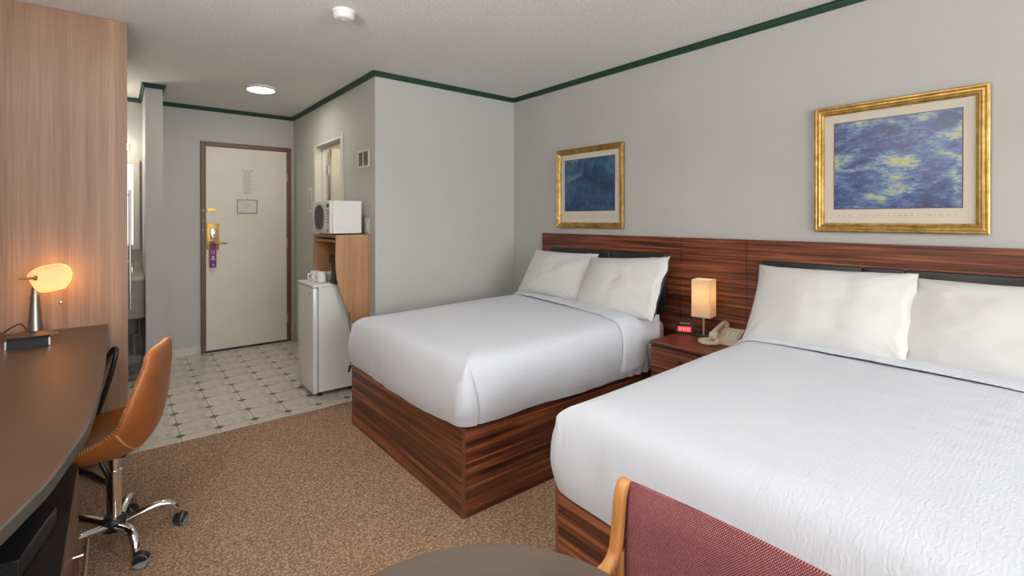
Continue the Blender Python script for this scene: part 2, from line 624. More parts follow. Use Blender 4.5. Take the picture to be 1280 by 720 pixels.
crown('trim_1', (XW, YF), (XW, YS), (-1, 0), 'dark green crown moulding above the headboard wall', 0, -1)
crown('trim_2', (XW, YS), (XC, YS), (0, -1), 'dark green crown moulding above the plain wall beside the first bed', -1, 1)
crown('trim_3', (XC, YS), (XC, YB), (-1, 0), 'dark green crown moulding over the corridor doorway wall', 1, -1)
crown('trim_4', (XC, YB), (0.292, YB), (0, -1), 'dark green crown moulding above the entry door', -1, -1)
crown('trim_5', (0.292, YB), (0.292, 4.90), (1, 0), 'dark green crown moulding on the door side of the narrow wall end', -1, 1)
crown('trim_6', (0.292, 4.90), (0.178, 4.90), (0, -1), 'dark green crown moulding across the narrow wall end', 1, 1)
crown('trim_7', (0.178, 4.90), (0.178, YB), (-1, 0), 'dark green crown moulding on the alcove side of the narrow wall end', 1, -1)
crown('trim_8', (0.178, YB), (XL, YB), (0, -1), 'dark green crown moulding in the vanity alcove', -1, -1)

# tiled floor: octagon tiles and diamond insets, each its own piece
GX, GY, AX, AY = 0.4954, 3.5367, 0.2031, 0.2133
FX0, FX1, FY0, FY1 = -0.02, XC - 0.001, 3.443, YB - 0.001


def clip(poly):
    for ax, lim, sg in ((0, FX0, 1), (0, FX1, -1), (1, FY0, 1), (1, FY1, -1)):
        out = []
        for i, p in enumerate(poly):
            q = poly[(i + 1) % len(poly)]
            ip, iq = (p[ax] - lim) * sg >= 0, (q[ax] - lim) * sg >= 0
            if ip:
                out.append(p)
            if ip != iq:
                t = (lim - p[ax]) / (q[ax] - p[ax])
                out.append((p[0] + (q[0] - p[0]) * t, p[1] + (q[1] - p[1]) * t))
        poly = out
        if not poly:
            break
    return poly


def tile_pieces():
    g, c, dd = 0.0018, 0.0285, 0.0255
    octo = [(g + c, g), (AX - g - c, g), (AX - g, g + c), (AX - g, AY - g - c), (AX - g - c, AY - g), (g + c, AY - g), (g, AY - g - c), (g, g + c)]
    diam = [(dd, 0), (0, dd), (-dd, 0), (0, -dd)]
    for nm, shp, mt, off in (('tile', octo, 'tile', 0.0), ('tile_inset', diam, 'tile_dot', -0.0004)):
        shared = None
        for i in range(-4, 6):
            for j in range(-2, 11):
                ox, oy = GX + i * AX, GY + j * AY
                poly = [(ox + p[0], oy + p[1]) for p in shp]
                cp = clip(poly)
                if len(cp) < 3:
                    continue
                ar = abs(sum(cp[k][0] * cp[(k + 1) % len(cp)][1] - cp[(k + 1) % len(cp)][0] * cp[k][1] for k in range(len(cp)))) / 2
                if ar < 2e-5:
                    continue
                whole = len(cp) == len(poly) and all(abs(a[0] - b[0]) + abs(a[1] - b[1]) < 1e-9 for a, b in zip(cp, poly))
                if whole and shared:
                    o = shared.copy()
                    COL.objects.link(o)
                    o.location = (ox - ORG[fl.name].x, oy - ORG[fl.name].y, -ORG[fl.name].z)
                    o.parent = fl
                    continue
                base = Vector((ox, oy, 0))
                me = bpy.data.meshes.new(nm)
                m = MB().prism([(p[0] - ox, p[1] - oy) for p in cp], -0.003, off)
                me.from_pydata(m.v, [], m.f)
                me.materials.append(M[mt])
                o = bpy.data.objects.new(nm, me)
                COL.objects.link(o)
                o.parent = fl
                o.location = base - ORG[fl.name]
                if whole:
                    shared = o


tile_pieces()

# tile baseboards
struct('baseboard_back', MB().box(0.293, 0.629, YB - 0.01, YB, 0, 0.075, 0.002), 'tile', 'beige tile baseboard on the wall left of the entry door', 'baseboard')
struct('baseboard_corner', MB().box(1.455, XC - 0.011, YB - 0.01, YB, 0, 0.075, 0.002), 'tile', 'short beige tile baseboard right of the entry door', 'baseboard')
struct('baseboard_corridor', MB().box(XC - 0.01, XC, 4.92, YB, 0, 0.075, 0.002), 'tile', 'beige tile baseboard along the corridor wall', 'baseboard')
struct('baseboard_alcove', MB().box(XL, 0.177, YB - 0.01, YB, 0, 0.075, 0.002), 'tile', 'beige tile baseboard under the vanity', 'baseboard')


# ------------------------------------------------------------------ entry door
def entry_door():
    d = thing('door_1', 'cream entry door in a brown frame with a brass lock', 'door', (1.04, YB, 0), kind='structure')
    y1 = YB - 0.001
    for x0, x1 in ((0.630, 0.668), (1.412, 1.452)):
        obj('door_frame', MB().box(x0, x1, YB - 0.032, y1, 0.0, 2.063, 0.004), 'brown_paint', d)
    obj('door_frame', MB().box(0.668, 1.412, YB - 0.032, y1, 2.02, 2.063, 0.004), 'brown_paint', d)
    obj('door_panel', MB().box(0.671, 1.409, YB - 0.022, y1, 0.018, 2.017, 0.002), 'door_paint', d)
    obj('threshold', MB().box(0.668, 1.412, YB - 0.030, y1, 0.0, 0.013, 0.002), 'black_plastic', d)
    lp = obj('lock_plate', MB().box(0.676, 0.782, YB - 0.034, YB - 0.022, 1.006, 1.262, 0.004), 'brass', d, 40)
    obj('card_reader', MB().box(0.704, 0.758, YB - 0.052, YB - 0.034, 1.105, 1.222, 0.006), 'nickel', lp, 40)
    obj('keyhole', MB().lathe([(0.007, 0), (0.007, 0.003)], (0.732, YB - 0.052, 1.15), 12, (0, -1, 0)), 'black_metal', lp)
    hd = MB().tube(catmull([(0.731, YB - 0.034, 1.072), (0.731, YB - 0.075, 1.072), (0.745, YB - 0.088, 1.072), (0.81, YB - 0.086, 1.07), (0.84, YB - 0.08, 1.066)], 5), 0.009, 12)
    hd.lathe([(0.022, 0), (0.022, 0.006), (0.014, 0.01)], (0.731, YB - 0.034, 1.072), 18, (0, -1, 0))
    obj('lever_handle', hd, 'brass', d, 40)
    obj('latch_plate', MB().box(0.682, 0.755, YB - 0.030, YB - 0.022, 1.378, 1.412, 0.002), 'brass', d)
    for z in (0.25, 1.05, 1.75):
        obj('hinge', MB().tube([(1.411, YB - 0.036, z - 0.045), (1.411, YB - 0.036, z + 0.045)], 0.006, 10), 'brass', d, 40)
    for z in (1.40, 1.385, 1.29, 1.20):
        obj('strike_screw', MB().lathe([(0.005, 0), (0.005, 0.002)], (0.648 + 0.006 * (z > 1.39), YB - 0.032, z), 10, (0, -1, 0)), 'brass', d)
    # notices
    n = thing('door_notice', 'tall paper notice with faded lines of print on the entry door', 'notice', (1.038, YB - 0.023, 1.54))
    obj('sheet', MB().box(0.988, 1.090, YB - 0.0245, YB - 0.0225, 1.545, 1.812), 'paper', n)
    ln = MB()
    for k in range(16):
        z = 1.79 - k * 0.0148
        ln.box(0.997, 1.080 - 0.02 * ((k * 7) % 3) / 2, YB - 0.0252, YB - 0.0246, z - 0.0035, z + 0.0025)
    obj('printed_lines', ln, 'paper_ink', n, kind='stuff')
    for x in (0.995, 1.082):
        obj('pin', MB().lathe([(0.005, 0), (0.003, 0.004)], (x, YB - 0.0247, 1.803), 8, (0, -1, 0)), 'black_metal', n)
    c = thing('framed_notice', 'small framed landscape notice below the paper notice on the entry door', 'notice', (1.03, YB - 0.023, 1.362))
    fr = MB()
    x0, x1, z0, z1 = 0.938, 1.124, 1.362, 1.503
    for a in ((x0, x1, z0, z0 + 0.007), (x0, x1, z1 - 0.007, z1), (x0, x0 + 0.007, z0 + 0.007, z1 - 0.007), (x1 - 0.007, x1, z0 + 0.007, z1 - 0.007)):
        fr.box(a[0], a[1], YB - 0.031, YB - 0.0225, a[2], a[3])
    obj('frame', fr, 'ink', c)
    obj('sheet', MB().box(x0 + 0.007, x1 - 0.007, YB - 0.0255, YB - 0.0225, z0 + 0.007, z1 - 0.007), 'paper', c)
    ln = MB()
    for (a, b2, z, h) in ((0.952, 0.972, 1.484, 0.007), (0.98, 1.0, 1.484, 0.006), (0.99, 1.085, 1.455, 0.004), (1.0, 1.06, 1.440, 0.004), (1.0, 1.05, 1.42, 0.003),
                          (0.96, 0.985, 1.388, 0.006), (1.005, 1.025, 1.386, 0.006), (1.08, 1.10, 1.388, 0.006), (1.085, 1.1, 1.43, 0.008)):
        ln.box(a, b2, YB - 0.0262, YB - 0.0256, z - h / 2, z + h / 2)
    obj('printed_lines', ln, 'paper_ink', c, kind='stuff')
    obj('pin', MB().lathe([(0.005, 0), (0.003, 0.004)], (1.035, YB - 0.0225, 1.515), 8, (0, -1, 0)), 'black_metal', c)
    # hanger on the lever
    h = thing('door_hanger', 'purple door hanger card with white marks hanging on the lever handle', 'door hanger', (0.726, YB - 0.07, 0.835))
    yh = YB - 0.060
    cardm = MB()
    poly = [(0.698, 0.832), (0.754, 0.832), (0.754, 1.088), (0.698, 1.088)]
    cardm.box(0.698, 0.754, yh - 0.002, yh, 0.832, 1.052)
    cardm.box(0.698, 0.712, yh - 0.002, yh, 1.052, 1.088).box(0.744, 0.754, yh - 0.002, yh, 1.052, 1.088).box(0.712, 0.744, yh - 0.002, yh, 1.084, 1.094)
    obj('card', cardm, 'purple', h)
    mk = MB()
    yy = yh - 0.0026
    for a in ((0.712, 0.738, 0.995, 0.998), (0.712, 0.738, 0.968, 0.971), (0.712, 0.715, 0.971, 0.995), (0.735, 0.738, 0.971, 0.995)):
        mk.box(a[0], a[1], yy, yh - 0.002, a[2], a[3])
    mk.lathe([(0.011, 0), (0.011, 0.0006)], (0.726, yh - 0.002, 0.935), 14, (0, -1, 0))
    mk.box(0.710, 0.742, yy, yh - 0.002, 0.908, 0.918)
    mk.box(0.721, 0.731, yy, yh - 0.002, 0.848, 0.865)
    obj('printed_mark', mk, 'white_ink', h, kind='stuff')


entry_door()


# ------------------------------------------------------------------ corridor doorway, grille, switch, plaque
def corridor_bits():
    d = thing('door_2', 'cream doorway with the door left open above the microwave', 'door', (XC, 4.475, 0), kind='structure')
    jx0, jx1 = XC - 0.012, XC + T + 0.012
    obj('door_jamb', MB().box(jx0, jx1, DY1 - 0.018, DY1, 0, DZ), 'white_paint', d)
    obj('door_jamb', MB().box(jx0, jx1, DY0, DY0 + 0.018, 0, DZ), 'white_paint', d)
    obj('door_jamb', MB().box(jx0, jx1, DY0 + 0.018, DY1 - 0.018, DZ - 0.018, DZ), 'white_paint', d)
    obj('door_stop', MB().box(XC + 0.055, XC + 0.085, DY1 - 0.03, DY1 - 0.018, 0, DZ - 0.018), 'white_paint', d)
    obj('door_stop', MB().box(XC + 0.055, XC + 0.085, DY0 + 0.018, DY1 - 0.03, DZ - 0.03, DZ - 0.018), 'white_paint', d)
    obj('casing', MB().box(XC - 0.012, XC, DY0 - 0.035, DY0, 0, DZ + 0.035, 0.003), 'white_paint', d)
    obj('casing', MB().box(XC - 0.012, XC, DY1, DY1 + 0.03, 0, DZ + 0.0, 0.003), 'white_paint', d)
    lf = obj('door_leaf', MB().box(XC + T + 0.03, XC + T + 0.70, DY1 - 0.055, DY1 - 0.018, 0.01, DZ - 0.02, 0.002), 'door_paint', d)
    for z in (0.25, 1.0, 1.78):
        obj('hinge', MB().box(XC + T - 0.024, XC + T + 0.011, DY1 - 0.0205, DY1 - 0.018, z - 0.05, z + 0.05, 0.001).tube([(XC + T + 0.02, DY1 - 0.026, z - 0.05), (XC + T + 0.02, DY1 - 0.026, z + 0.05)], 0.007, 10), 'chrome', d, 40)
    point_light('bathroom_lamp', (1.95, 4.35, 2.25), 9, (1.0, 0.88, 0.70), 0.08)
    # grille
    g = thing('vent_grille', 'white wall vent grille with dark slots high on the corridor wall', 'vent', (XC, 3.66, 1.70))
    y0, y1, z0, z1 = 3.548, 3.770, 1.704, 1.842
    fr = MB()
    x0 = XC - 0.008
    for a in ((y0, y1, z0, z0 + 0.016), (y0, y1, z1 - 0.016, z1), (y0, y0 + 0.016, z0 + 0.016, z1 - 0.016), (y1 - 0.016, y1, z0 + 0.016, z1 - 0.016), (3.655, 3.665, z0 + 0.016, z1 - 0.016)):
        fr.box(x0, XC, a[0], a[1], a[2], a[3])
    obj('frame', fr, 'white_paint', g)
    obj('backing', MB().box(XC - 0.002, XC - 0.0005, y0 + 0.016, y1 - 0.016, z0 + 0.016, z1 - 0.016), 'ink', g)
    for k in range(9):
        z = z0 + 0.022 + k * 0.0115
        obj('slat', MB().box(XC - 0.007, XC - 0.0025, y0 + 0.016, y1 - 0.016, z, z + 0.004), 'grey_plastic', g)
    s = thing('light_switch', 'white light switch plate on the corridor wall behind the microwave', 'switch', (XC, 3.60, 1.195))
    obj('plate', MB().box(XC - 0.006, XC, 3.553, 3.628, 1.196, 1.312, 0.002), 'white_plastic', s)
    obj('rocker', MB().box(XC - 0.010, XC - 0.006, 3.575, 3.606, 1.225, 1.283, 0.002), 'white_plastic', s)
    p = thing('wall_notice', 'narrow printed notice on the corridor wall beside the doorway', 'notice', (XC, 5.02, 1.37))
    obj('sheet', MB().box(XC - 0.003, XC, 4.955, 5.075, 1.375, 1.615), 'paper', p)
    ln = MB()
    for k in range(11):
        ln.box(XC - 0.0036, XC - 0.0031, 4.97, 5.06, 1.395 + k * 0.018, 1.401 + k * 0.018)
    obj('printed_lines', ln, 'ink', p, kind='stuff')


corridor_bits()


# ------------------------------------------------------------------ ceiling fittings
def ceiling_fittings():
    t = thing('ceiling_light', 'round lit ceiling light in front of the entry door', 'ceiling light', (0.936, 4.485, ZC))
    obj('trim_ring', MB().lathe([(0.100, -0.020), (0.106, -0.022), (0.118, -0.014), (0.122, 0.0)], (0.936, 4.485, ZC), 40, cap=False), 'white_paint', t, 40)
    obj('lens', MB().lathe([(0.004, -0.024), (0.06, -0.0235), (0.100, -0.0205), (0.100, -0.004)], (0.936, 4.485, ZC), 40), 'light_lens', t, 60)
    s = thing('smoke_detector', 'round white smoke detector on the textured ceiling', 'smoke detector', (0.931, 2.553, ZC))
    obj('mounting_plate', MB().lathe([(0.058, -0.010), (0.060, 0.0)], (0.931, 2.553, ZC), 36), 'white_plastic', s, 40)
    obj('body', MB().lathe([(0.002, -0.046), (0.040, -0.046), (0.049, -0.042), (0.053, -0.034), (0.054, -0.010)], (0.931, 2.553, ZC), 36), 'white_plastic', s, 40)
    obj('test_button', MB().lathe([(0.010, -0.049), (0.012, -0.046)], (0.931, 2.553, ZC), 16), 'white_plastic', s, 40)


ceiling_fittings()


# ------------------------------------------------------------------ closet, alcove with vanity
def closet_and_vanity():
    c = thing('closet', 'tall light oak closet panel rising from floor to ceiling behind the desk', 'closet', (-0.3, 3.46, 0))
    obj('side_panel', MB().box(XL + 0.005, 0.045, 3.454, 3.476, 0.0, ZC - 0.002), 'oak', c)
    obj('side_panel', MB().box(XL + 0.005, 0.018, 4.478, 4.50, 0.0, ZC - 0.002), 'oak', c)
    for k, (a, b) in enumerate(((3.48, 3.973), (3.977, 4.475))):
        dr = obj('closet_door', MB().box(0.016, 0.036, a, b, 0.03, ZC - 0.02), 'oak', c)
        y = 4.20
        if k:
            h = MB().tube([(0.067, y, 0.70), (0.067, y, 1.505)], 0.008, 12)
            for z in (0.78, 1.47):
                h.tube([(0.034, y, z), (0.066, y, z)], 0.004, 8)
            obj('bar_handle', h, 'nickel', dr, 40)
    for x, z in ((-0.229, 0.872), (-0.339, 0.915)):
        obj('cam_screw', MB().lathe([(0.008, 0), (0.007, 0.005), (0.003, 0.007)], (x, 3.454, z), 14, (0, -1, 0)), 'nickel', c, 40)
    v = thing('vanity', 'vanity counter with a grey apron seen between closet and narrow wall', 'vanity', (-0.25, 5.3, 0))
    obj('countertop', MB().box(XL + 0.002, 0.176, 5.02, YB - 0.002, 0.80, 0.835, 0.004), 'vanity_top', v)
    obj('apron', MB().box(XL + 0.002, 0.176, 5.04, 5.06, 0.492, 0.80), 'vanity', v)
    obj('backsplash', MB().box(XL + 0.002, 0.176, YB - 0.022, YB - 0.002, 0.835, 0.93), 'vanity_top', v)
    obj('basin', MB().lathe([(0.02, 0.70), (0.12, 0.72), (0.19, 0.80), (0.205, 0.838)], (-0.12, 5.30, 0), 28), 'ceramic', v, 40)
    obj('faucet', MB().tube(catmull([(0.10, 5.45, 0.835), (0.10, 5.45, 0.92), (0.09, 5.41, 0.95), (0.07, 5.36, 0.925)], 6), 0.011, 12), 'chrome', v, 40)
    obj('drain_trap', MB().tube(catmull([(0.15, 5.35, 0.49), (0.15, 5.35, 0.32), (0.145, 5.35, 0.30), (0.118, 5.35, 0.30), (0.112, 5.35, 0.28), (0.112, 5.35, 0.16), (0.12, 5.35, 0.135), (0.16, 5.40, 0.135)], 4), 0.014, 10), 'grey_plastic', v, 40)
    w = thing('window_2', 'bright frosted window above the vanity in the alcove', 'window', (-0.1, YB, 1.05), kind='structure')
    fr = MB()
    for a in ((-0.35, 0.158, 1.03, 1.075), (-0.35, 0.158, 1.80, 1.845), (0.112, 0.158, 1.075, 1.80), (-0.35, -0.305, 1.075, 1.80)):
        fr.box(a[0], a[1], YB - 0.03, YB - 0.001, a[2], a[3], 0.003)
    obj('window_frame', fr, 'white_paint', w)
    obj('frosted_pane', MB().box(-0.305, 0.112, YB - 0.014, YB - 0.006, 1.075, 1.80), 'window_glow', w)
    s = thing('wall_sconce', 'small lit square wall sconce above the vanity window', 'wall lamp', (0.055, YB, 1.90))
    obj('back_plate', MB().box(-0.01, 0.086, YB - 0.012, YB, 1.915, 1.985, 0.003), 'nickel', s)
    obj('glass', MB().box(0.0, 0.078, YB - 0.075, YB - 0.012, 1.925, 1.978, 0.006), 'sconce', s)
    point_light('sconce_lamp', (-0.1, 5.2, 1.95), 6.0, (1.0, 0.92, 0.78), 0.05)


closet_and_vanity()


# ------------------------------------------------------------------ beds
def bed_base(y0, y1, label):
    b = thing('bed_platform', label, 'bed', (1.95, (y0 + y1) / 2, 0), 'zebrano bed platforms')
    x0, x1, zt = 1.166, 2.775, 0.394
    obj('foot_panel', MB().box(x0, x0 + 0.02, y0 + 0.012, y1 - 0.012, 0.0, zt), 'zebra_y', b)
    obj('side_panel', MB().box(x0 + 0.012, x1, y0, y0 + 0.02, 0.0, zt), 'zebra_x', b)
    obj('side_panel', MB().box(x0 + 0.012, x1, y1 - 0.02, y1, 0.0, zt), 'zebra_x', b)
    for y in (y0, y1 - 0.012):
        obj('corner_strip', MB().box(x0 - 0.001, x0 + 0.012, y - 0.0005, y + 0.0125, 0.0, zt + 0.001, 0.002), 'red_wood', b)
    obj('platform_top', MB().box(x0 + 0.02, x1, y0 + 0.02, y1 - 0.02, zt - 0.03, zt - 0.006), 'dark_laminate', b)
    return b


Z_FOOT, Z_HEAD = 0.690, 0.715


def top_z(x):
    return Z_FOOT + (Z_HEAD - Z_FOOT) * sstep(1.2, 2.4, x)


PROF = catmull([(-0.16, 0.0), (-0.11, -0.003), (-0.065, -0.014), (-0.03, -0.038), (-0.006, -0.080), (0.010, -0.135), (0.016, -0.20), (0.014, -0.255), (0.004, -0.300)], 5)


def coverlet(y0, y1, label, seed):
    x0, x1 = 1.158, 2.60
    # outline, counter-clockwise, offset 0; rounded corners
    pts = []

    def arc(cx, cy, r, a0, a1, n):
        for k in range(n):
            a = a0 + (a1 - a0) * k / n
            pts.append((cx + r * math.cos(a), cy + r * math.sin(a), math.cos(a), math.sin(a)))

    def line(ax, ay, bx, by, nx, ny, n):
        for k in range(n):
            t = k / n
            pts.append((ax + (bx - ax) * t, ay + (by - ay) * t, nx, ny))
    r, rh = 0.055, 0.03
    arc(x0 + r, y0 + r, r, PI, 1.5 * PI, 18)
    line(x0 + r, y0, x0 + r + 0.10, y0, 0, -1, 40)
    line(x0 + r + 0.10, y0, x1 - rh, y0, 0, -1, 130)
    arc(x1 - rh, y0 + rh, rh, 1.5 * PI, 2 * PI, 6)
    line(x1, y0 + rh, x1, y1 - rh, 1, 0, 60)
    arc(x1 - rh, y1 - rh, rh, 0, 0.5 * PI, 6)
    line(x1 - rh, y1, x0 + r, y1, 0, 1, 120)
    arc(x0 + r, y1 - r, r, 0.5 * PI, PI, 18)
    line(x0, y1 - r, x0, y0 + r, -1, 0, 110)
    n = len(pts)
    rows = []
    for k, q in enumerate(PROF):
        off, dz = q[0], q[1]
        row = []
        s = k / (len(PROF) - 1)
        for (px, py, nx, ny) in pts:
            head = sstep(0.35, 0.9, nx)
            side = (1 - head)
            foot = sstep(0.3, 0.9, -nx)
            # inset rings use a shrunk outline so that round corners stay round
            if off < 0:
                ex = min(max(px, x0 - off), x1 + off) if abs(nx) > 0.05 else min(max(px + nx * off, x0 - off * 0.999), x1 + off * 0.999)
                ey = min(max(py, y0 - off), y1 + off) if abs(ny) > 0.05 else min(max(py + ny * off, y0 - off * 0.999), y1 + off * 0.999)
                # blend between clamp (true inset) and plain offset
                X, Y = ex, ey
            else:
                X, Y = px + nx * off, py + ny * off
            zt = top_z(px)
            hem = dz * (zt - 0.400) / 0.300
            z = zt + hem * side
            # hem line: sags along the foot, wobbles along the sides
            u = (py - y0) / (y1 - y0)
            sag = -0.022 * foot * math.sin(PI * min(1, max(0, u))) ** 0.8 + 0.010 * noise.noise(Vector((px * 3.5, py * 3.5, seed)))
            z += sag * s ** 3 * side
            w = noise.noise(Vector((px * 5, py * 5, z * 3 + seed))) * 0.010 + noise.noise(Vector((px * 16, py * 16, z * 4 + seed))) * 0.004
            w *= sstep(0.25, 0.8, s) * side
            # folds near the hem at the head end of the sides
            w += 0.012 * sstep(2.15, 2.45, px) * math.sin(px * 85 + 2 * z * 8) * sstep(0.4, 1.0, s) * side * (abs(ny) > 0.5)
            # pinch of the foot corners
            cn = abs(nx * ny) * 2 * (nx < 0)
            w += 0.010 * cn * sstep(0.3, 0.6, s) * (1 - sstep(0.75, 1.0, s))
            # tucked crease on the side just behind the foot corner
            if ny < -0.6 and px < x0 + 0.2:
                xc = x0 + 0.052 + 0.020 * s + 0.006 * math.sin(s * 9)
                ee = (px - xc) / 0.007
                w += (-0.013 * math.exp(-ee * ee) + 0.012 * (ee < 0) * math.exp(ee * 0.30)) * sstep(0.42, 0.62, s)
            row.append(Vector((X + nx * w, Y + ny * w, z)))
        rows.append(row)
    # crease beside the near foot corner
    cx, cy = (x0 + x1) / 2, (y0 + y1) / 2
    top = []
    first = rows[0]
    for k in range(46, 0, -1):
        rho = 1 - (k / 46.0)
        if rho <= 0:
            continue
        row = []
        for p in first:
            X, Y = cx + (p.x - cx) * rho, cy + (p.y - cy) * rho
            z = top_z(X) + 0.010 * (1 - rho ** 3) + 0.004 * noise.noise(Vector((X * 3, Y * 3, seed))) * (1 - rho ** 6) + 0.0015 * noise.noise(Vector((X * 14, Y * 14, seed)))
            row.append(Vector((X, Y, z)))
        top.append(row)
    m = MB()
    allr = top + rows
    m.grid(allr, closed_v=True)
    m.f.append(tuple(range(n)))
    # inner thickness at the hem: turn under
    o = obj('coverlet', m, 'coverlet', None, 60)
    tag(o, label, 'coverlet', 'white coverlets on the beds')
    # folded-over top edge
    return o


def fold_band(parent, y0, y1, xf, xn, seed, near_drop=0.26):
    """band of the coverlet folded back below the pillows; front edge at xf (far side) .. xn (near side)"""
    prof = [(q[0], q[1]) for q in PROF]
    path = []   # (y, dz, s) near hem -> top -> far hem
    for off, dz in reversed([q for q in prof if q[1] > -near_drop]):
        path.append((y0 - off, dz, -1))
    for k in range(1, 40):
        t = k / 40
        path.append((y0 + 0.16 + (y1 - y0 - 0.32) * t, 0.010 * math.sin(PI * t) ** 0.5, 0))
    for off, dz in [q for q in prof if q[1] > -0.26]:
        path.append((y1 + off, dz, 1))
    rows = []
    wid = 0.20
    n = len(path)
    for i, (y, dz, side) in enumerate(path):
        a, b = path[max(i - 1, 0)], path[min(i + 1, n - 1)]
        tv = Vector((0, b[0] - a[0], b[1] - a[1])).normalized()
        nv = Vector((0, -tv.z, tv.y))
        u = min(1, max(0, (y - y0) / (y1 - y0)))
        x = xn + (xf - xn) * u + 0.006 * noise.noise(Vector((y * 4, dz * 4, seed)))
        # on the near side the edge swings towards the foot as it drops
        if dz < -0.02:
            x -= 0.05 * (abs(dz) - 0.02) / 0.25 if side < 0 else 0.0
        row = []
        for dx, h in ((wid, 0.014), (wid * 0.6, 0.018), (0.06, 0.018), (0.025, 0.016), (0.009, 0.012), (0.0, 0.006), (0.001, 0.002), (0.010, 0.0005)):
            wob = 0.003 * noise.noise(Vector((x * 6, y * 8, dz * 8 + seed)))
            X = x + dx
            row.append(Vector((X, y, top_z(X) + dz * (top_z(X) - 0.400) / 0.300)) + nv * (h + wob))
        rows.append(row)
    m = MB().grid(rows)
    obj('turned_edge', m, 'coverlet', parent, 60)


def mattress(y0, y1, label):
    m = MB().box(1.20, 2.765, y0 + 0.045, y1 - 0.045, 0.39, 0.655, 0.05, 5)
    o = obj('mattress', m, 'sheet', None, 60)
    tag(o, label, 'mattress', 'mattresses on the bed platforms')
    # sheet corner tucked at the head end
    return o


def pillow(center, W, H, T, lean, yaw, roll, seed, label, flange=0):
    """leaning pillow; width runs along -y (towards the camera side), height leans to the headboard"""
    na, nb = 64, 48
    V = Vector((math.sin(lean), 0, math.cos(lean)))
    U = Vector((0, -1, 0))
    Nn = Vector((-math.cos(lean), 0, math.sin(lean)))
    R = Matrix.Rotation(yaw, 3, 'Z') @ Matrix.Rotation(roll, 3, Nn)
    U, V, Nn = R @ U, R @ V, R @ Nn
    C = Vector(center)

    def pt(a, b, sgn):
        aa, bb = abs(a), abs(b)
        t = (max(0, 1 - aa ** 2.4) ** 0.55) * (max(0, 1 - bb ** 2.4) ** 0.55)
        pinch = 1 - (0.02 if flange and a > 0 else 0.06) * (1 - bb ** 2) * aa ** 3
        pinch_b = 1 - 0.085 * (1 - aa ** 2) * bb ** 3
        x = a * W / 2 * pinch
        y = b * H / 2 * pinch_b
        w = noise.noise(Vector((a * 2.2, b * 2.2, seed))) * 0.024 * t + 0.010 * abs(noise.noise(Vector((a * 3.5 - b * 2.5, b * 1.6 + a, seed + 3)))) * t
        rad = noise.noise(Vector((math.atan2(bb - 1.05, aa - 1.05) * 7 * (1 if a > 0 else -1), b * 1.5 + a, seed + 5)))
        cd = math.hypot(aa - 1, bb - 1)
        w += rad * 0.026 * math.exp(-(cd / 0.45) ** 2) * min(1, cd * 5)
        w += 0.006 * noise.noise(Vector((a * 6 + b * 2, b * 4, seed + 9))) * t
        z = sgn * (T / 2 * t) + w * (0.6 if sgn > 0 else 0.2)
        if flange and a > 0.86:
            z = z * (1 - 0.35 * sstep(0.86, 1.0, a)) + 0.009 * sgn * sstep(0.86, 0.90, a) * (1 - bb ** 4) + 0.008 * math.sin(b * 9 + seed) * sstep(0.86, 1, a)
            x += 0.005 * math.sin(b * 7 + seed * 2) * sstep(0.9, 1, a)
        return C + U * x + V * y + Nn * z
    front = [[pt(-1 + 2 * i / na, -1 + 2 * j / nb, 1) for j in range(nb + 1)] for i in range(na + 1)]
    back = [[pt(-1 + 2 * i / na, -1 + 2 * j / nb, -1) for j in range(nb + 1)] for i in range(na + 1)]
    m = MB().grid(front).grid(back, flip=True)
    bm = bmesh.new()
    vs = [bm.verts.new(p) for p in m.v]
    for f in m.f:
        bm.faces.new([vs[i] for i in f])
    bmesh.ops.remove_doubles(bm, verts=bm.verts, dist=0.0006)
    bm.verts.index_update()
    m2 = MB()
    m2.v = [q.co.copy() for q in bm.verts]
    m2.f = [tuple(q.index for q in f.verts) for f in bm.faces]
    bm.free()
    o = obj('pillow', m2, 'pillow', None, 70)
    tag(o, label, 'pillow', 'white pillows against the headboard')
    return o


B1 = (1.777, 3.069)
B2 = (-0.090, 1.203)
bed_base(*B1, 'reddish striped wood bed platform beside the mini fridge')
bed_base(*B2, 'reddish striped wood bed platform behind the maroon armchair')
mattress(*B1, 'white mattress of the bed beside the plain end wall')
mattress(*B2, 'white mattress of the bed behind the maroon armchair')
c1 = coverlet(B1[0] - 0.012, B1[1] + 0.012, 'white textured coverlet on the bed beside the plain end wall', 1.3)
fold_band(c1, B1[0] - 0.012, B1[1] + 0.012, 2.46, 2.25, 4.0)
c2 = coverlet(B2[0] - 0.012, B2[1] + 0.012, 'white textured coverlet on the bed behind the maroon armchair', 7.7)
fold_band(c2, B2[0] - 0.012, B2[1] + 0.012, 2.405, 2.385, 9.0, 0.2)
pillow((2.585, 2.665, 0.888), 0.67, 0.40, 0.17, math.radians(33), 0.0, math.radians(0), 2.1, 'white pillow of the far bed standing beside the plain end wall')
pillow((2.545, 2.035, 0.872), 0.66, 0.43, 0.17, math.radians(31), math.radians(-2), math.radians(4), 5.6, 'white pillow with a wavy open edge standing beside the nightstand lamp, on the far bed', 1)
pillow((2.562, 0.855, 0.882), 0.67, 0.44, 0.19, math.radians(31), 0.0, math.radians(1.2), 8.2, 'white pillow with a hemmed flange standing beside the telephone, on the near bed', 1)
pillow((2.605, 0.265, 0.872), 0.68, 0.43, 0.19, math.radians(31), 0.0, math.radians(0), 11.9, 'white pillow tucked behind the hemmed flange of its neighbour, cut off by the photo edge')


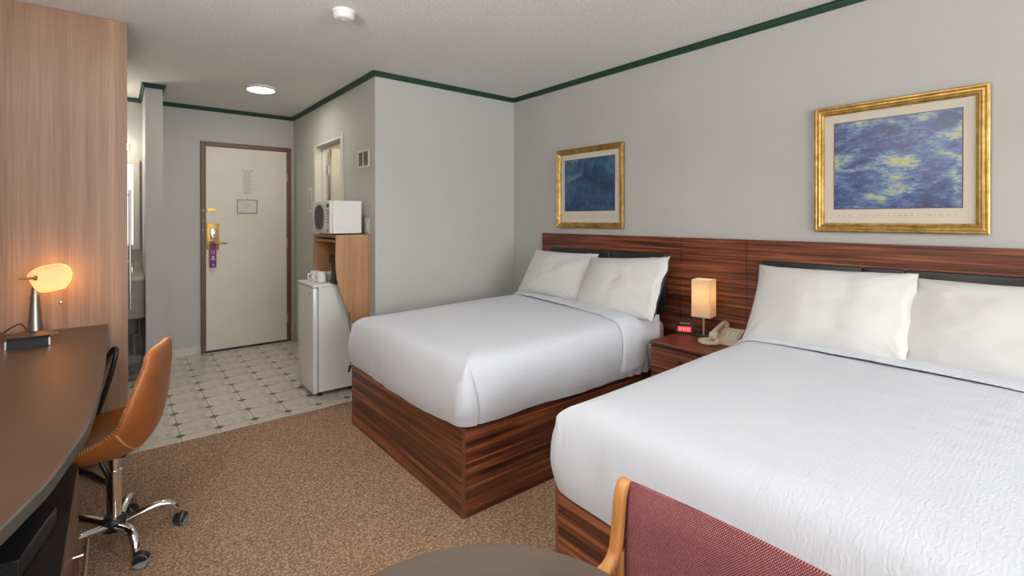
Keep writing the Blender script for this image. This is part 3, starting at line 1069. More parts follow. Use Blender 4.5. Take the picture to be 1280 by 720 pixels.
# ------------------------------------------------------------------ headboard
def headboard():
    h = thing('headboard', 'long striped wood headboard with black padded inserts along the wall', 'headboard', (2.80, 1.4, 0))
    x0, x1, zt = 2.783, 2.8125, 1.19
    for a, b in ((1.736, 3.027), (1.3185, 1.7325), (-0.16, 1.3155)):
        obj('panel', MB().box(x0, x1, a, b, 0.0, zt - 0.004), 'zebra_y', h)
    obj('top_cap', MB().box(x0 - 0.001, x1, -0.16, 3.028, zt - 0.004, zt), 'red_wood', h)
    obj('end_strip', MB().box(x0 - 0.001, x1, 3.027, 3.032, 0.0, zt), 'red_wood', h)
    for y_hi, y_lo, s1, s2 in ((2.908, 1.832, 2.483, 2.288), (1.222, 0.130, 0.754, 0.594)):
        for a, b in ((s1 + 0.0025, y_hi), (s2 + 0.0025, s1 - 0.0025), (y_lo, s2 - 0.0025)):
            obj('padded_insert', MB().box(x0 - 0.026, x0, a, b, 0.708, 1.080, 0.011, 4), 'leather_black', h, 50)


headboard()


# ------------------------------------------------------------------ pictures
def picture(label, y0, y1, z0, z1, art, caption, mt, mb_, cap_size, group):
    p = thing('framed_print', label, 'picture', (XW, (y0 + y1) / 2, z0))
    X = XW - 0.001
    steps = [(0.0, 0.006), (0.0, 0.020), (0.004, 0.024), (0.010, 0.024), (0.013, 0.020), (0.018, 0.022), (0.024, 0.022), (0.028, 0.017), (0.034, 0.018), (0.038, 0.012), (0.044, 0.010), (0.044, 0.004)]
    rows = []
    for cy, cz, sy, sz in ((y0, z0, 1, 1), (y1, z0, -1, 1), (y1, z1, -1, -1), (y0, z1, 1, -1)):
        rows.append([Vector((X - d, cy + sy * o, cz + sz * o)) for o, d in steps])
    for i in range(4):
        m = MB().grid([rows[i], rows[(i + 1) % 4]])
        obj('frame_rail', m, 'gold', p)
    obj('mat_board', MB().box(X - 0.006, X, y0 + 0.04, y1 - 0.04, z0 + 0.04, z1 - 0.04), 'mat_board', p)
    a0, a1, b0, b1 = y0 + mt, y1 - mt, z0 + mb_, z1 - mt
    obj('bevel', MB().box(X - 0.007, X - 0.006, a0 - 0.004, a1 + 0.004, b0 - 0.004, b1 + 0.004), 'brown_paint', p)
    obj('print', MB().box(X - 0.008, X - 0.007, a0, a1, b0, b1), art, p)
    # caption lettering
    cu = bpy.data.curves.new('caption', 'FONT')
    cu.body = caption
    cu.size = cap_size
    cu.space_character = 1.9
    cu.space_word = 1.4
    cu.align_x = 'CENTER'
    cu.align_y = 'CENTER'
    tmp = bpy.data.objects.new('caption', cu)
    COL.objects.link(tmp)
    dg = bpy.context.evaluated_depsgraph_get()
    me = bpy.data.meshes.new_from_object(tmp.evaluated_get(dg))
    bpy.data.objects.remove(tmp)
    w = max(v.co.x for v in me.vertices) - min(v.co.x for v in me.vertices)
    k = (a1 - a0) * 0.94 / w
    cz = (z0 + 0.044 + b0) / 2
    m = MB()
    m.v = [Vector((X - 0.0066, (a0 + a1) / 2 - v.co.x * k, cz + v.co.y)) for v in me.vertices]
    m.f = [tuple(f.vertices) for f in me.polygons]
    bpy.data.meshes.remove(me)
    obj('caption', m, 'caption_ink', p, kind='stuff')


picture('gold framed deep blue print hanging above the far bed', 2.193, 2.872, 1.236, 1.860, 'art_small', 'VAN GOGH NIGHT STARS', 0.088, 0.135, 0.022, 'prints')
picture('gold framed blue and yellow print hanging above the near bed', 0.3215, 0.973, 1.2445, 1.871, 'art_big', 'VAN GOGH STARRY NIGHT', 0.088, 0.115, 0.016, 'prints')


# ------------------------------------------------------------------ nightstand and the things on it
def nightstand():
    y0, y1, x0, x1, zt = 1.246, 1.660, 2.360, 2.780, 0.62
    n = thing('nightstand', 'striped wood nightstand with a drawer between the two beds', 'nightstand', (2.57, 1.4475, 0))
    obj('top', MB().box(x0 - 0.006, x1, y0, y1, zt - 0.022, zt, 0.002), 'zebra_y', n)
    obj('body', MB().box(x0 + 0.018, x1, y0, y1, 0.0, zt - 0.022), 'zebra_x', n)
    for za, zb in ((0.475, 0.592), (0.30, 0.468), (0.06, 0.294)):
        d = obj('drawer_front', MB().box(x0, x0 + 0.017, y0 + 0.003, y1 - 0.003, za, zb, 0.001), 'zebra_y', n)
        zc = (za + zb) / 2 + 0.03 * (za < 0.45)
        obj('drawer_pull', MB().tube(catmull([(x0, 1.478, zc), (x0 - 0.018, 1.472, zc), (x0 - 0.018, 1.40, zc), (x0, 1.394, zc)], 5), 0.0045, 8), 'black_metal', d, 40)

    def bedside_lamp():
        cx, cy = 2.685, 1.520
        l = thing('bedside_lamp', 'lit bedside lamp with a square paper shade on the nightstand', 'lamp', (cx, cy, zt))
        rot = Matrix.Translation((cx, cy, 0)) @ Matrix.Rotation(math.radians(10), 4, 'Z')
        obj('base', MB().box(-0.052, 0.052, -0.052, 0.052, zt, zt + 0.014, 0.003, mtx=rot), 'black_metal', l)
        obj('stem', MB().tube([(cx, cy, zt + 0.014), (cx, cy, 0.80)], 0.0065, 12), 'nickel', l, 40)
        obj('bulb', MB().lathe([(0.010, 0.80), (0.012, 0.815), (0.024, 0.84), (0.026, 0.86), (0.018, 0.878), (0.004, 0.884)], (cx, cy, 0), 18), 'bulb', l, 60)
        a, t, z0, z1 = 0.053, 0.0022, 0.735, 0.952
        sh = MB()
        for bx in ((-a, a, -a, -a + t), (-a, a, a - t, a), (-a, -a + t, -a + t, a - t), (a - t, a, -a + t, a - t)):
            sh.box(bx[0], bx[1], bx[2], bx[3], z0, z1, mtx=rot)
        s = obj('lamp_shade', sh, 'shade', l)
        rim = MB()
        for zz in (z0, z1 - 0.004):
            rim = MB()
            for bx in ((-a - 0.001, a + 0.001, -a - 0.001, -a + 0.003), (-a - 0.001, a + 0.001, a - 0.003, a + 0.001), (-a - 0.001, -a + 0.003, -a + 0.003, a - 0.003), (a - 0.003, a + 0.001, -a + 0.003, a - 0.003)):
                rim.box(bx[0], bx[1], bx[2], bx[3], zz, zz + 0.004, mtx=rot)
            obj('rim', rim, 'paper', s)
        point_light('bedside_bulb', (cx, cy, 0.862), 2.0, (1.0, 0.66, 0.32), 0.032)

    bedside_lamp()

    def clock():
        cx, cy = 2.650, 1.622
        c = thing('clock_radio', 'small black clock radio with a glowing red display on the nightstand', 'clock', (cx, cy, zt))
        rot = Matrix.Translation((cx, cy, zt)) @ Matrix.Rotation(math.radians(-60), 4, 'Z')
        # local: x = width (facing -y locally)
        body = MB()
        rows = []
        for yy, s in ((-0.022, 0.94), (-0.018, 1.0), (0.03, 0.98), (0.036, 0.86)):
            row = []
            for k in range(28):
                a = 2 * PI * k / 28
                ca, sa = math.cos(a), math.sin(a)
                row.append(rot @ Vector((0.056 * s * math.copysign(abs(ca) ** 0.7, ca), yy, 0.030 + 0.0295 * s * math.copysign(abs(sa) ** 0.8, sa))))
            rows.append(row)
        body.grid(rows, closed_v=True)
        body.f += [tuple(range(28)), tuple(range(84, 112))]
        obj('case', body, 'black_plastic', c, 50)
        d = obj('display', MB().box(-0.040, 0.036, -0.0245, -0.022, 0.016, 0.046, 0.001, mtx=rot), 'red_led', c)
        dg = MB()
        for x in (-0.030, -0.021, -0.008, 0.001, 0.014, 0.023):
            dg.box(x, x + 0.004, -0.0252, -0.0245, 0.022, 0.041, mtx=rot)
        obj('lit_segments', dg, 'red_led_hot', d, kind='stuff')
        obj('snooze_bar', MB().box(-0.03, 0.03, -0.012, 0.012, 0.0575, 0.0635, 0.002, mtx=rot), 'grey_plastic', c)

    clock()

    def phone():
        cx, cy = 2.665, 1.365
        p = thing('telephone', 'beige desk telephone with its handset on the cradle beside the near bed', 'telephone', (cx, cy, zt))
        R = Matrix.Translation((cx, cy, zt)) @ Matrix.Rotation(math.radians(8), 4, 'Z')
        # local axes: x = depth towards headboard, y = across (handset at +y)
        prof = [(-0.088, 0.0), (0.088, 0.0), (0.088, 0.058), (0.07, 0.064), (-0.07, 0.030), (-0.088, 0.024)]
        body = MB()
        rows = [[R @ Vector((q[0], yy, q[1])) for q in prof] for yy in (-0.075, 0.075)]
        body.grid(rows, closed_v=True)
        body.f += [tuple(range(6)), tuple(range(6, 12))]
        bo = obj('body', body, 'beige_plastic', p)

        def slope(x):
            return 0.030 + (x + 0.07) / 0.14 * 0.034
        for i in range(4):
            for j in range(3):
                x, y = -0.052 + i * 0.020, -0.058 + j * 0.021
                z = slope(x + 0.006)
                obj('key', MB().box(x, x + 0.013, y, y + 0.015, z - 0.002, z + 0.005, 0.001, mtx=R), 'white_plastic', bo)
        obj('label_card', MB().box(0.034, 0.064, -0.062, 0.005, slope(0.05) - 0.003, slope(0.05) + 0.004, mtx=R), 'mat_board', bo)
        hs = MB()
        path = catmull([(-0.100, 0.045, 0.036), (-0.080, 0.045, 0.058), (-0.03, 0.045, 0.070), (0.03, 0.045, 0.080), (0.085, 0.045, 0.084), (0.103, 0.045, 0.070)], 6)
        hs.tube([R @ q for q in path], [0.017 - 0.005 * math.sin(PI * k / (len(path) - 1)) for k in range(len(path))], 14)
        for x, z in ((-0.085, 0.040), (0.083, 0.070)):
            hs.lathe([(0.022, -0.016), (0.026, -0.012), (0.025, 0.012), (0.016, 0.022)], R @ Vector((x, 0.045, z)), 18)
        obj('handset', hs, 'beige_plastic', p, 50)
        # coiled cord lying in a ring beside the phone
        cc = Vector((2.535, 1.405, zt))
        path = []
        for k in range(420):
            t = k / 419
            a = -0.4 + 2 * PI * 1.08 * t
            base = cc + Vector((0.046 * math.cos(a), 0.046 * math.sin(a), 0.0125 + 0.022 * sstep(0.82, 1.0, t)))
            b = k * 0.95
            radial = Vector((math.cos(a), math.sin(a), 0))
            path.append(base + radial * 0.0085 * math.cos(b) + Vector((0, 0, 0.0085 * math.sin(b))))
        obj('coiled_cord', MB().tube(path, 0.0034, 5), 'beige_plastic', p, 60)

    phone()


nightstand()


# ------------------------------------------------------------------ mini fridge, hutch, microwave
def fridge():
    x0, x1, y0, y1, z0, z1 = 1.105, 1.455, 3.66, 4.045, 0.0, 0.825
    f = thing('mini_fridge', 'white mini fridge with a glossy door under the oak hutch', 'fridge', (1.28, 3.85, 0))
    obj('cabinet', MB().box(x0 + 0.040, x1, y0, y1, 0.035, z1 - 0.018, 0.004), 'white_gloss', f)
    d = obj('door', MB().box(x0, x0 + 0.034, y0 + 0.001, y1 - 0.001, 0.030, z1 - 0.022, 0.006, 3), 'white_gloss', f, 40)
    obj('badge', MB().lathe([(0.008, 0), (0.008, 0.003)], (x0, 3.735, 0.755), 12, (-1, 0, 0)), 'ink', d)
    obj('gasket', MB().box(x0 + 0.034, x0 + 0.040, y0 + 0.006, y1 - 0.006, 0.04, z1 - 0.03), 'ink', f)
    obj('top', MB().box(x0 - 0.003, x1, y0 - 0.003, y1 + 0.003, z1 - 0.018, z1, 0.005, 3), 'white_plastic', f, 40)
    for x in (x0 + 0.06, x1 - 0.05):
        for y in (y0 + 0.05, y1 - 0.05):
            obj('foot', MB().lathe([(0.018, 0.0), (0.018, 0.036)], (x, y, 0), 12), 'black_plastic', f)

    def mug(x, y, ang, label, mark):
        t = thing('mug', label, 'mug', (x, y, z1), 'white mugs on the mini fridge')
        r, h = 0.037, 0.078
        obj('cup', MB().lathe([(r - 0.006, 0.0), (r, 0.004), (r, h), (r - 0.003, h), (r - 0.004, 0.006)], (x, y, z1), 24), 'ceramic', t, 40)
        c, s = math.cos(ang), math.sin(ang)
        hp = catmull([(r - 0.002, 0.060), (r + 0.020, 0.062), (r + 0.027, 0.042), (r + 0.018, 0.020), (r - 0.002, 0.016)], 5)
        obj('handle', MB().tube([(x + c * q[0], y + s * q[0], z1 + q[1]) for q in hp], 0.0055, 8), 'ceramic', t, 50)
        if mark:
            mk = MB()
            for a0, zz, w in ((mark, 0.025, 0.5), (mark + 0.1, 0.055, 0.25), (mark - 0.35, 0.04, 0.15)):
                rows = [[(x + (r + 0.0006) * math.cos(a0 + w * (k / 6 - 0.5)), y + (r + 0.0006) * math.sin(a0 + w * (k / 6 - 0.5)), z1 + zz + dz * math.sin(PI * (k + 0.5) / 7)) for k in range(7)] for dz in (-0.009, 0.009)]
                mk.grid(rows)
            obj('printed_mark', mk, 'ink', t, kind='stuff')
    mug(1.195, 3.905, math.radians(200), 'white mug with a dark mark standing at the back on the mini fridge', math.radians(-140))
    mug(1.215, 3.815, math.radians(160), 'plain white mug standing in front on the mini fridge', 0)
    g = thing('sugar_caddy', 'small grey glass jar standing behind the mugs on the mini fridge', 'jar', (1.285, 3.83, z1))
    obj('jar', MB().lathe([(0.026, 0.0), (0.030, 0.006), (0.030, 0.05), (0.024, 0.055)], (1.285, 3.83, z1), 18), 'grey_plastic', g, 40)
    obj('lid', MB().lathe([(0.026, 0.055), (0.027, 0.072), (0.010, 0.078)], (1.285, 3.83, z1), 18), 'paper', g, 40)
    c = thing('coffee_maker', 'black coffee maker half hidden behind the side of the oak hutch', 'coffee maker', (1.315, 3.65, z1))
    obj('base', MB().box(1.240, 1.385, 3.60, 3.712, z1, z1 + 0.030, 0.005), 'matte_black', c)
    obj('body', MB().box(1.252, 1.385, 3.603, 3.709, z1 + 0.030, z1 + 0.155, 0.010), 'matte_black', c)
    obj('head', MB().box(1.236, 1.388, 3.597, 3.715, z1 + 0.150, z1 + 0.215, 0.008), 'matte_black', c)


fridge()


def hutch():
    h = thing('microwave_hutch', 'light oak wall hutch with curved sides holding the microwave', 'shelf', (1.36, 3.81, 0.42))
    prof = [(XC, 1.19)] + [(q.x, q.y) for q in catmull([(1.233, 1.19), (1.231, 1.05), (1.233, 0.95), (1.249, 0.834), (1.284, 0.714), (1.332, 0.591), (1.39, 0.49), (1.44, 0.44), (XC, 0.42)], 4)]
    for y in (3.549, 4.060):
        obj('side_panel', MB().prism(prof, y, y + 0.018, 'xz'), 'oak_warm', h)
    obj('top_board', MB().box(1.24, XC - 0.0, 3.567, 4.060, 1.168, 1.19, 0.001), 'oak_warm', h)
    obj('lower_board', MB().box(1.240, XC, 3.567, 4.060, 1.132, 1.152, 0.001), 'oak_warm', h)
    obj('back_panel', MB().box(XC - 0.014, XC - 0.002, 3.567, 4.060, 0.842, 1.132), 'oak_warm', h)
    c = MB().tube(catmull([(1.44, 3.62, 0.62), (1.37, 3.585, 0.60), (1.325, 3.535, 0.615), (1.315, 3.50, 0.54), (1.30, 3.43, 0.43), (1.27, 3.36, 0.33), (1.245, 3.31, 0.29)], 6), 0.0035, 7)
    k = obj('power_cord', c, 'black_plastic', None, 60)
    tag(k, 'thin black power cord hanging between the oak hutch and the bed', 'cord')
    ORG[k.name] = k.location.copy()
    obj('plug', MB().tube([(1.248, 3.315, 0.292), (1.228, 3.29, 0.262)], [0.011, 0.008], 10), 'black_plastic', k, 40)
    # microwave
    m = thing('microwave', 'white microwave oven with an oval dark window on top of the oak hutch', 'microwave', (1.32, 3.775, 1.19))
    x0, x1, y0, y1, z0, z1 = 1.197, 1.436, 3.579, 3.972, 1.20, 1.442
    obj('body', MB().box(x0 + 0.022, x1, y0, y1, z0, z1, 0.004), 'white_plastic', m)
    d = obj('door', MB().box(x0, x0 + 0.021, y0 + 0.082, y1, z0, z1, 0.007, 3), 'white_plastic', m, 40)
    ov = MB()
    n = 36
    cy, cz = 3.806, 1.318
    ring = MB()
    pr, pi_ = [], []
    for k in range(n):
        a = 2 * PI * k / n
        ca, sa = math.cos(a), math.sin(a)
        ey, ez = 0.108 * math.copysign(abs(ca) ** 0.8, ca), 0.090 * math.copysign(abs(sa) ** 0.8, sa)
        pr.append((cy + ey, cz + ez))
        pi_.append((cy + ey * 1.10, cz + ez * 1.10))
    obj('window', MB().prism(pr, x0 - 0.002, x0, 'yz'), 'dark_glass', d)
    ring.grid([[(x0 - 0.0005, p[0], p[1]) for p in pi_], [(x0 - 0.005, p[0], p[1]) for p in pi_], [(x0 - 0.005, p[0], p[1]) for p in pr], [(x0 - 0.002, p[0], p[1]) for p in pr]], closed_v=True)
    obj('window_rim', ring, 'grey_plastic', d, 40)
    cp = obj('control_panel', MB().box(x0, x0 + 0.021, y0, y0 + 0.080, z0, z1, 0.006, 3), 'white_plastic', m, 40)
    obj('display', MB().box(x0 - 0.001, x0, y0 + 0.014, y0 + 0.066, z1 - 0.050, z1 - 0.026), 'dark_glass', cp)
    for i in range(5):
        for j in range(3):
            yy, zz = y0 + 0.014 + j * 0.019, z1 - 0.078 - i * 0.022
            obj('button', MB().box(x0 - 0.0015, x0, yy, yy + 0.014, zz, zz + 0.013), 'grey_plastic', cp)
    obj('door_button', MB().box(x0 - 0.003, x0, y0 + 0.014, y0 + 0.066, z0 + 0.012, z0 + 0.034, 0.001), 'grey_plastic', cp)
    for x in (x0 + 0.05, x1 - 0.04):
        for y in (y0 + 0.04, y1 - 0.04):
            obj('foot', MB().lathe([(0.012, 0.0), (0.012, 0.0105)], (x, y, 1.19), 10), 'black_plastic', m)


hutch()


# ------------------------------------------------------------------ desk, cabinet, things on and under it
def desk():
    d = thing('desk', 'long dark brown desk with a curved grey front edge', 'desk', (-0.4, 2.2, 0))
    edge = catmull([(-0.046, 3.450), (-0.043, 3.10), (-0.043, 2.74), (-0.046, 2.27), (-0.067, 1.81), (-0.095, 1.62), (-0.12, 1.474), (-0.147, 1.381), (-0.171, 1.305), (-0.215, 1.20), (-0.28, 1.08), (-0.36, 0.98), (-0.46, 0.90), (-0.60, 0.85), (-0.69, 0.84)], 5)
    e = [(q.x, q.y) for q in edge]
    obj('desktop', MB().prism([(-0.69, 3.450)] + e, 0.703, 0.735), 'desk_top', d)
    band = MB()
    rows = []
    m = len(e)
    for i, q in enumerate(e):
        a, b = Vector(e[max(i - 1, 0)]), Vector(e[min(i + 1, m - 1)])
        t = (b - a).normalized()
        nn = Vector((-t.y, t.x))
        if nn.x < 0 and i < m - 4:
            nn = -nn
        if i >= m - 4 and nn.y > 0:
            nn = -nn
        rows.append([Vector((q[0] + nn.x * o, q[1] + nn.y * o, z)) for o, z in ((0.0, 0.7352), (0.002, 0.7352), (0.005, 0.732), (0.005, 0.705), (0.002, 0.702), (0.0, 0.702))])
    band.grid(rows)
    obj('edge_band', band, 'desk_edge', d, 40)
    obj('end_panel', MB().box(-0.66, -0.074, 3.372, 3.394, 0.0, 0.703), 'red_wood', d)
    obj('back_rail', MB().box(-0.69, -0.67, 0.95, 3.37, 0.52, 0.703), 'dark_laminate', d)
    obj('leg', MB().tube([(-0.50, 1.02, 0.0), (-0.50, 1.02, 0.703)], 0.025, 18), 'black_metal', d, 40)

    c = thing('low_cabinet', 'low dark topped cabinet with a reddish drawer front under the desk', 'cabinet', (-0.38, 1.75, 0))
    x0, x1, y0, y1, zt = -0.655, -0.107, 1.15, 2.285, 0.45
    obj('body', MB().box(x0, x1 - 0.018, y0, y1, 0.0, zt - 0.02), 'red_wood', c)
    obj('top', MB().box(x0, x1 - 0.001, y0, y1, zt - 0.02, zt, 0.001), 'dark_laminate', c)
    for za, zb in ((0.225, 0.428), (0.02, 0.220)):
        f = obj('drawer_front', MB().box(x1 - 0.018, x1, y0 + 0.003, y1 - 0.003, za, zb, 0.001), 'red_wood', c)
        zc = za + 0.055
        hm = MB().tube([(x1 + 0.030, 1.30, zc), (x1 + 0.030, 2.065, zc)], 0.006, 10)
        for yy in (1.38, 1.985):
            hm.tube([(x1, yy, zc), (x1 + 0.030, yy, zc)], 0.0045, 8)
        obj('bar_handle', hm, 'nickel', f, 40)
    b = thing('set_top_box', 'black set top box with a perforated front on the low cabinet', 'electronics', (-0.30, 1.78, zt))
    R = Matrix.Translation((-0.310, 1.772, zt)) @ Matrix.Rotation(math.radians(-12), 4, 'Z')
    obj('case', MB().box(-0.155, 0.155, -0.115, 0.125, 0.006, 0.052, 0.003, mtx=R), 'black_plastic', b)
    fr = obj('front_panel', MB().box(-0.153, 0.153, -0.118, -0.115, 0.008, 0.050, mtx=R), 'black_plastic', b)
    holes = MB()
    for i in range(5):
        for j in range(24):
            if j > 17 or j < 6:
                x = -0.138 + j * 0.012 + (i % 2) * 0.006
                q = R @ Vector((x, -0.118, 0.013 + i * 0.008))
                holes.lathe([(0.0032, 0), (0.0032, 0.0008)], q, 6, R.to_3x3() @ Vector((0, -1, 0)))
    obj('perforations', holes, 'matte_black', fr, kind='stuff')
    obj('side_strip', MB().box(0.155, 0.158, -0.06, 0.06, 0.018, 0.034, mtx=R), 'black_metal', b)
    for x in (-0.12, 0.12):
        for y in (-0.09, 0.09):
            obj('foot', MB().lathe([(0.010, 0), (0.010, 0.0065)], R @ Vector((x, y, 0)), 8), 'black_plastic', b)

    # desk lamp
    zt = 0.735
    l = thing('desk_lamp', 'lit nickel desk lamp with a frosted glass shade on the desk', 'lamp', (-0.31, 3.30, zt))
    cx, cy = -0.312, 3.315
    base = [(-0.415, 3.335), (-0.33, 3.255), (-0.285, 3.252), (-0.222, 3.300), (-0.228, 3.335), (-0.30, 3.402), (-0.34, 3.405), (-0.41, 3.36)]
    bm_ = MB()
    rows = []
    for s, z in ((1.0, 0.0), (1.0, 0.004), (0.97, 0.008), (0.35, 0.030), (0.18, 0.036)):
        rows.append([Vector((cx + (p[0] - cx) * s, cy + (p[1] - cy) * s, zt + z)) for p in base])
    bm_.grid(rows, closed_v=True)
    n = len(base)
    bm_.f += [tuple(range(n)), tuple(range(4 * n, 5 * n))]
    obj('base', bm_, 'dark_nickel', l, 30)
    obj('cone_stem', MB().lathe([(0.029, 0.030), (0.027, 0.045), (0.014, 0.235), (0.0125, 0.24)], (cx, cy, zt), 24), 'dark_nickel', l, 40)
    obj('rod', MB().tube([(cx, cy, zt + 0.235), (cx, cy, zt + 0.33)], 0.0045, 10), 'nickel', l, 40)
    # shade: half-oval trough of frosted glass
    sh = MB()
    ctr = Vector((-0.258, 3.30, 1.015))
    out2 = [(-0.080, 0.015), (-0.078, 0.028), (-0.055, 0.050), (-0.01, 0.064), (0.040, 0.067), (0.068, 0.050), (0.079, 0.020), (0.076, -0.015), (0.062, -0.045), (0.050, -0.054), (0.0, -0.066), (-0.030, -0.066), (-0.050, -0.050), (-0.070, -0.012)]
    rows = []
    for s, dy in ((1.0, 0.050), (1.0, 0.0), (0.98, -0.022), (0.92, -0.040), (0.78, -0.052), (0.5, -0.060), (0.15, -0.063)):
        rows.append([ctr + Vector((p[0] * s, dy, p[1] * s)) for p in [(q.x, q.y) for q in catmull(out2 + [out2[0]], 3)[:-1]]])
    sh.grid(rows, closed_v=True)
    k = len(rows[0])
    sh.f.append(tuple(range(6 * k, 7 * k)))
    obj('lamp_shade', sh, 'glass_shade', l, 60)
    obj('bulb', MB().lathe([(0.010, -0.03), (0.018, -0.02), (0.024, 0.005), (0.016, 0.026), (0.004, 0.030)], (-0.245, 3.31, 1.02), 16), 'bulb', l, 60)
    kn = MB().tube([(-0.362, 3.25, 1.026), (-0.330, 3.248, 1.026), (-0.305, 3.245, 1.026)], [0.0045, 0.006, 0.0075], 10)
    kn.lathe([(0.012, -0.006), (0.013, 0.0), (0.009, 0.006)], (-0.302, 3.244, 1.026), 14, (1, 0, 0))
    kn.tube([(cx, 3.315, 1.062), (cx, 3.28, 1.045), (-0.304, 3.246, 1.028)], 0.004, 8)
    obj('pivot_knob', kn, 'brass', l, 40)
    cord = MB().tube(catmull([(-0.345, 3.36, zt + 0.02), (-0.37, 3.39, zt + 0.055), (-0.41, 3.41, zt + 0.035), (-0.45, 3.42, zt + 0.008), (-0.55, 3.43, zt + 0.005)], 6), 0.003, 7)
    obj('cord', cord, 'black_plastic', l, 60)
    point_light('desk_bulb', (-0.245, 3.335, 1.005), 1.7, (1.0, 0.50, 0.16), 0.03)

    # tray
    t = thing('notepad_tray', 'small black open tray with silver corners in front of the desk lamp', 'tray', (-0.31, 3.08, zt))
    R = Matrix.Translation((-0.312, 3.085, zt)) @ Matrix.Rotation(math.radians(2), 4, 'Z')
    a, b_, hh, th = 0.070, 0.042, 0.034, 0.005
    tr = MB().box(-a, a, -b_, b_, 0, 0.004, mtx=R)
    for q in ((-a, a, -b_, -b_ + th), (-a, a, b_ - th, b_), (-a, -a + th, -b_ + th, b_ - th), (a - th, a, -b_ + th, b_ - th)):
        tr.box(q[0], q[1], q[2], q[3], 0.004, hh, mtx=R)
    obj('tray_body', tr, 'matte_black', t)
    for sx in (-1, 1):
        obj('metal_corner', MB().box(sx * a - 0.003, sx * a + 0.003, -b_ - 0.001, -b_ + 0.008, 0.002, hh + 0.001, mtx=R), 'nickel', t)


desk()


def luggage_rack():
    r = thing('luggage_rack', 'folded black tube luggage rack leaning between desk and oak panel', 'luggage rack', (-0.12, 3.2, 0))

    def frame(pts):
        obj('frame', MB().tube(catmull([Vector(p) for p in pts], 6), 0.0115, 10), 'black_metal', r, 60)
    # frame one: top rail at the panel side, legs slope down under the desk
    frame([(-0.17, 3.34, 0.012), (-0.075, 3.25, 0.335), (-0.030, 3.235, 0.50), (-0.008, 3.245, 0.605), (-0.008, 3.27, 0.630), (-0.030, 3.30, 0.605), (-0.105, 3.33, 0.42), (-0.24, 3.34, 0.10)])
    # frame two: foot rail on the carpet, legs rise behind the chair
    frame([(-0.26, 3.32, 0.58), (-0.14, 3.18, 0.30), (-0.035, 3.10, 0.04), (-0.045, 3.12, 0.013), (-0.13, 3.31, 0.013), (-0.20, 3.345, 0.013), (-0.25, 3.35, 0.06), (-0.35, 3.345, 0.58)])
    for k in range(2):
        y = 3.262 + 0.03 * k
        obj('strap', MB().tube(catmull([(-0.03, y, 0.585), (-0.085, y, 0.46), (-0.15, y, 0.47), (-0.26, y, 0.57)], 6), 0.008, 6), 'strap', r, 60)


luggage_rack()


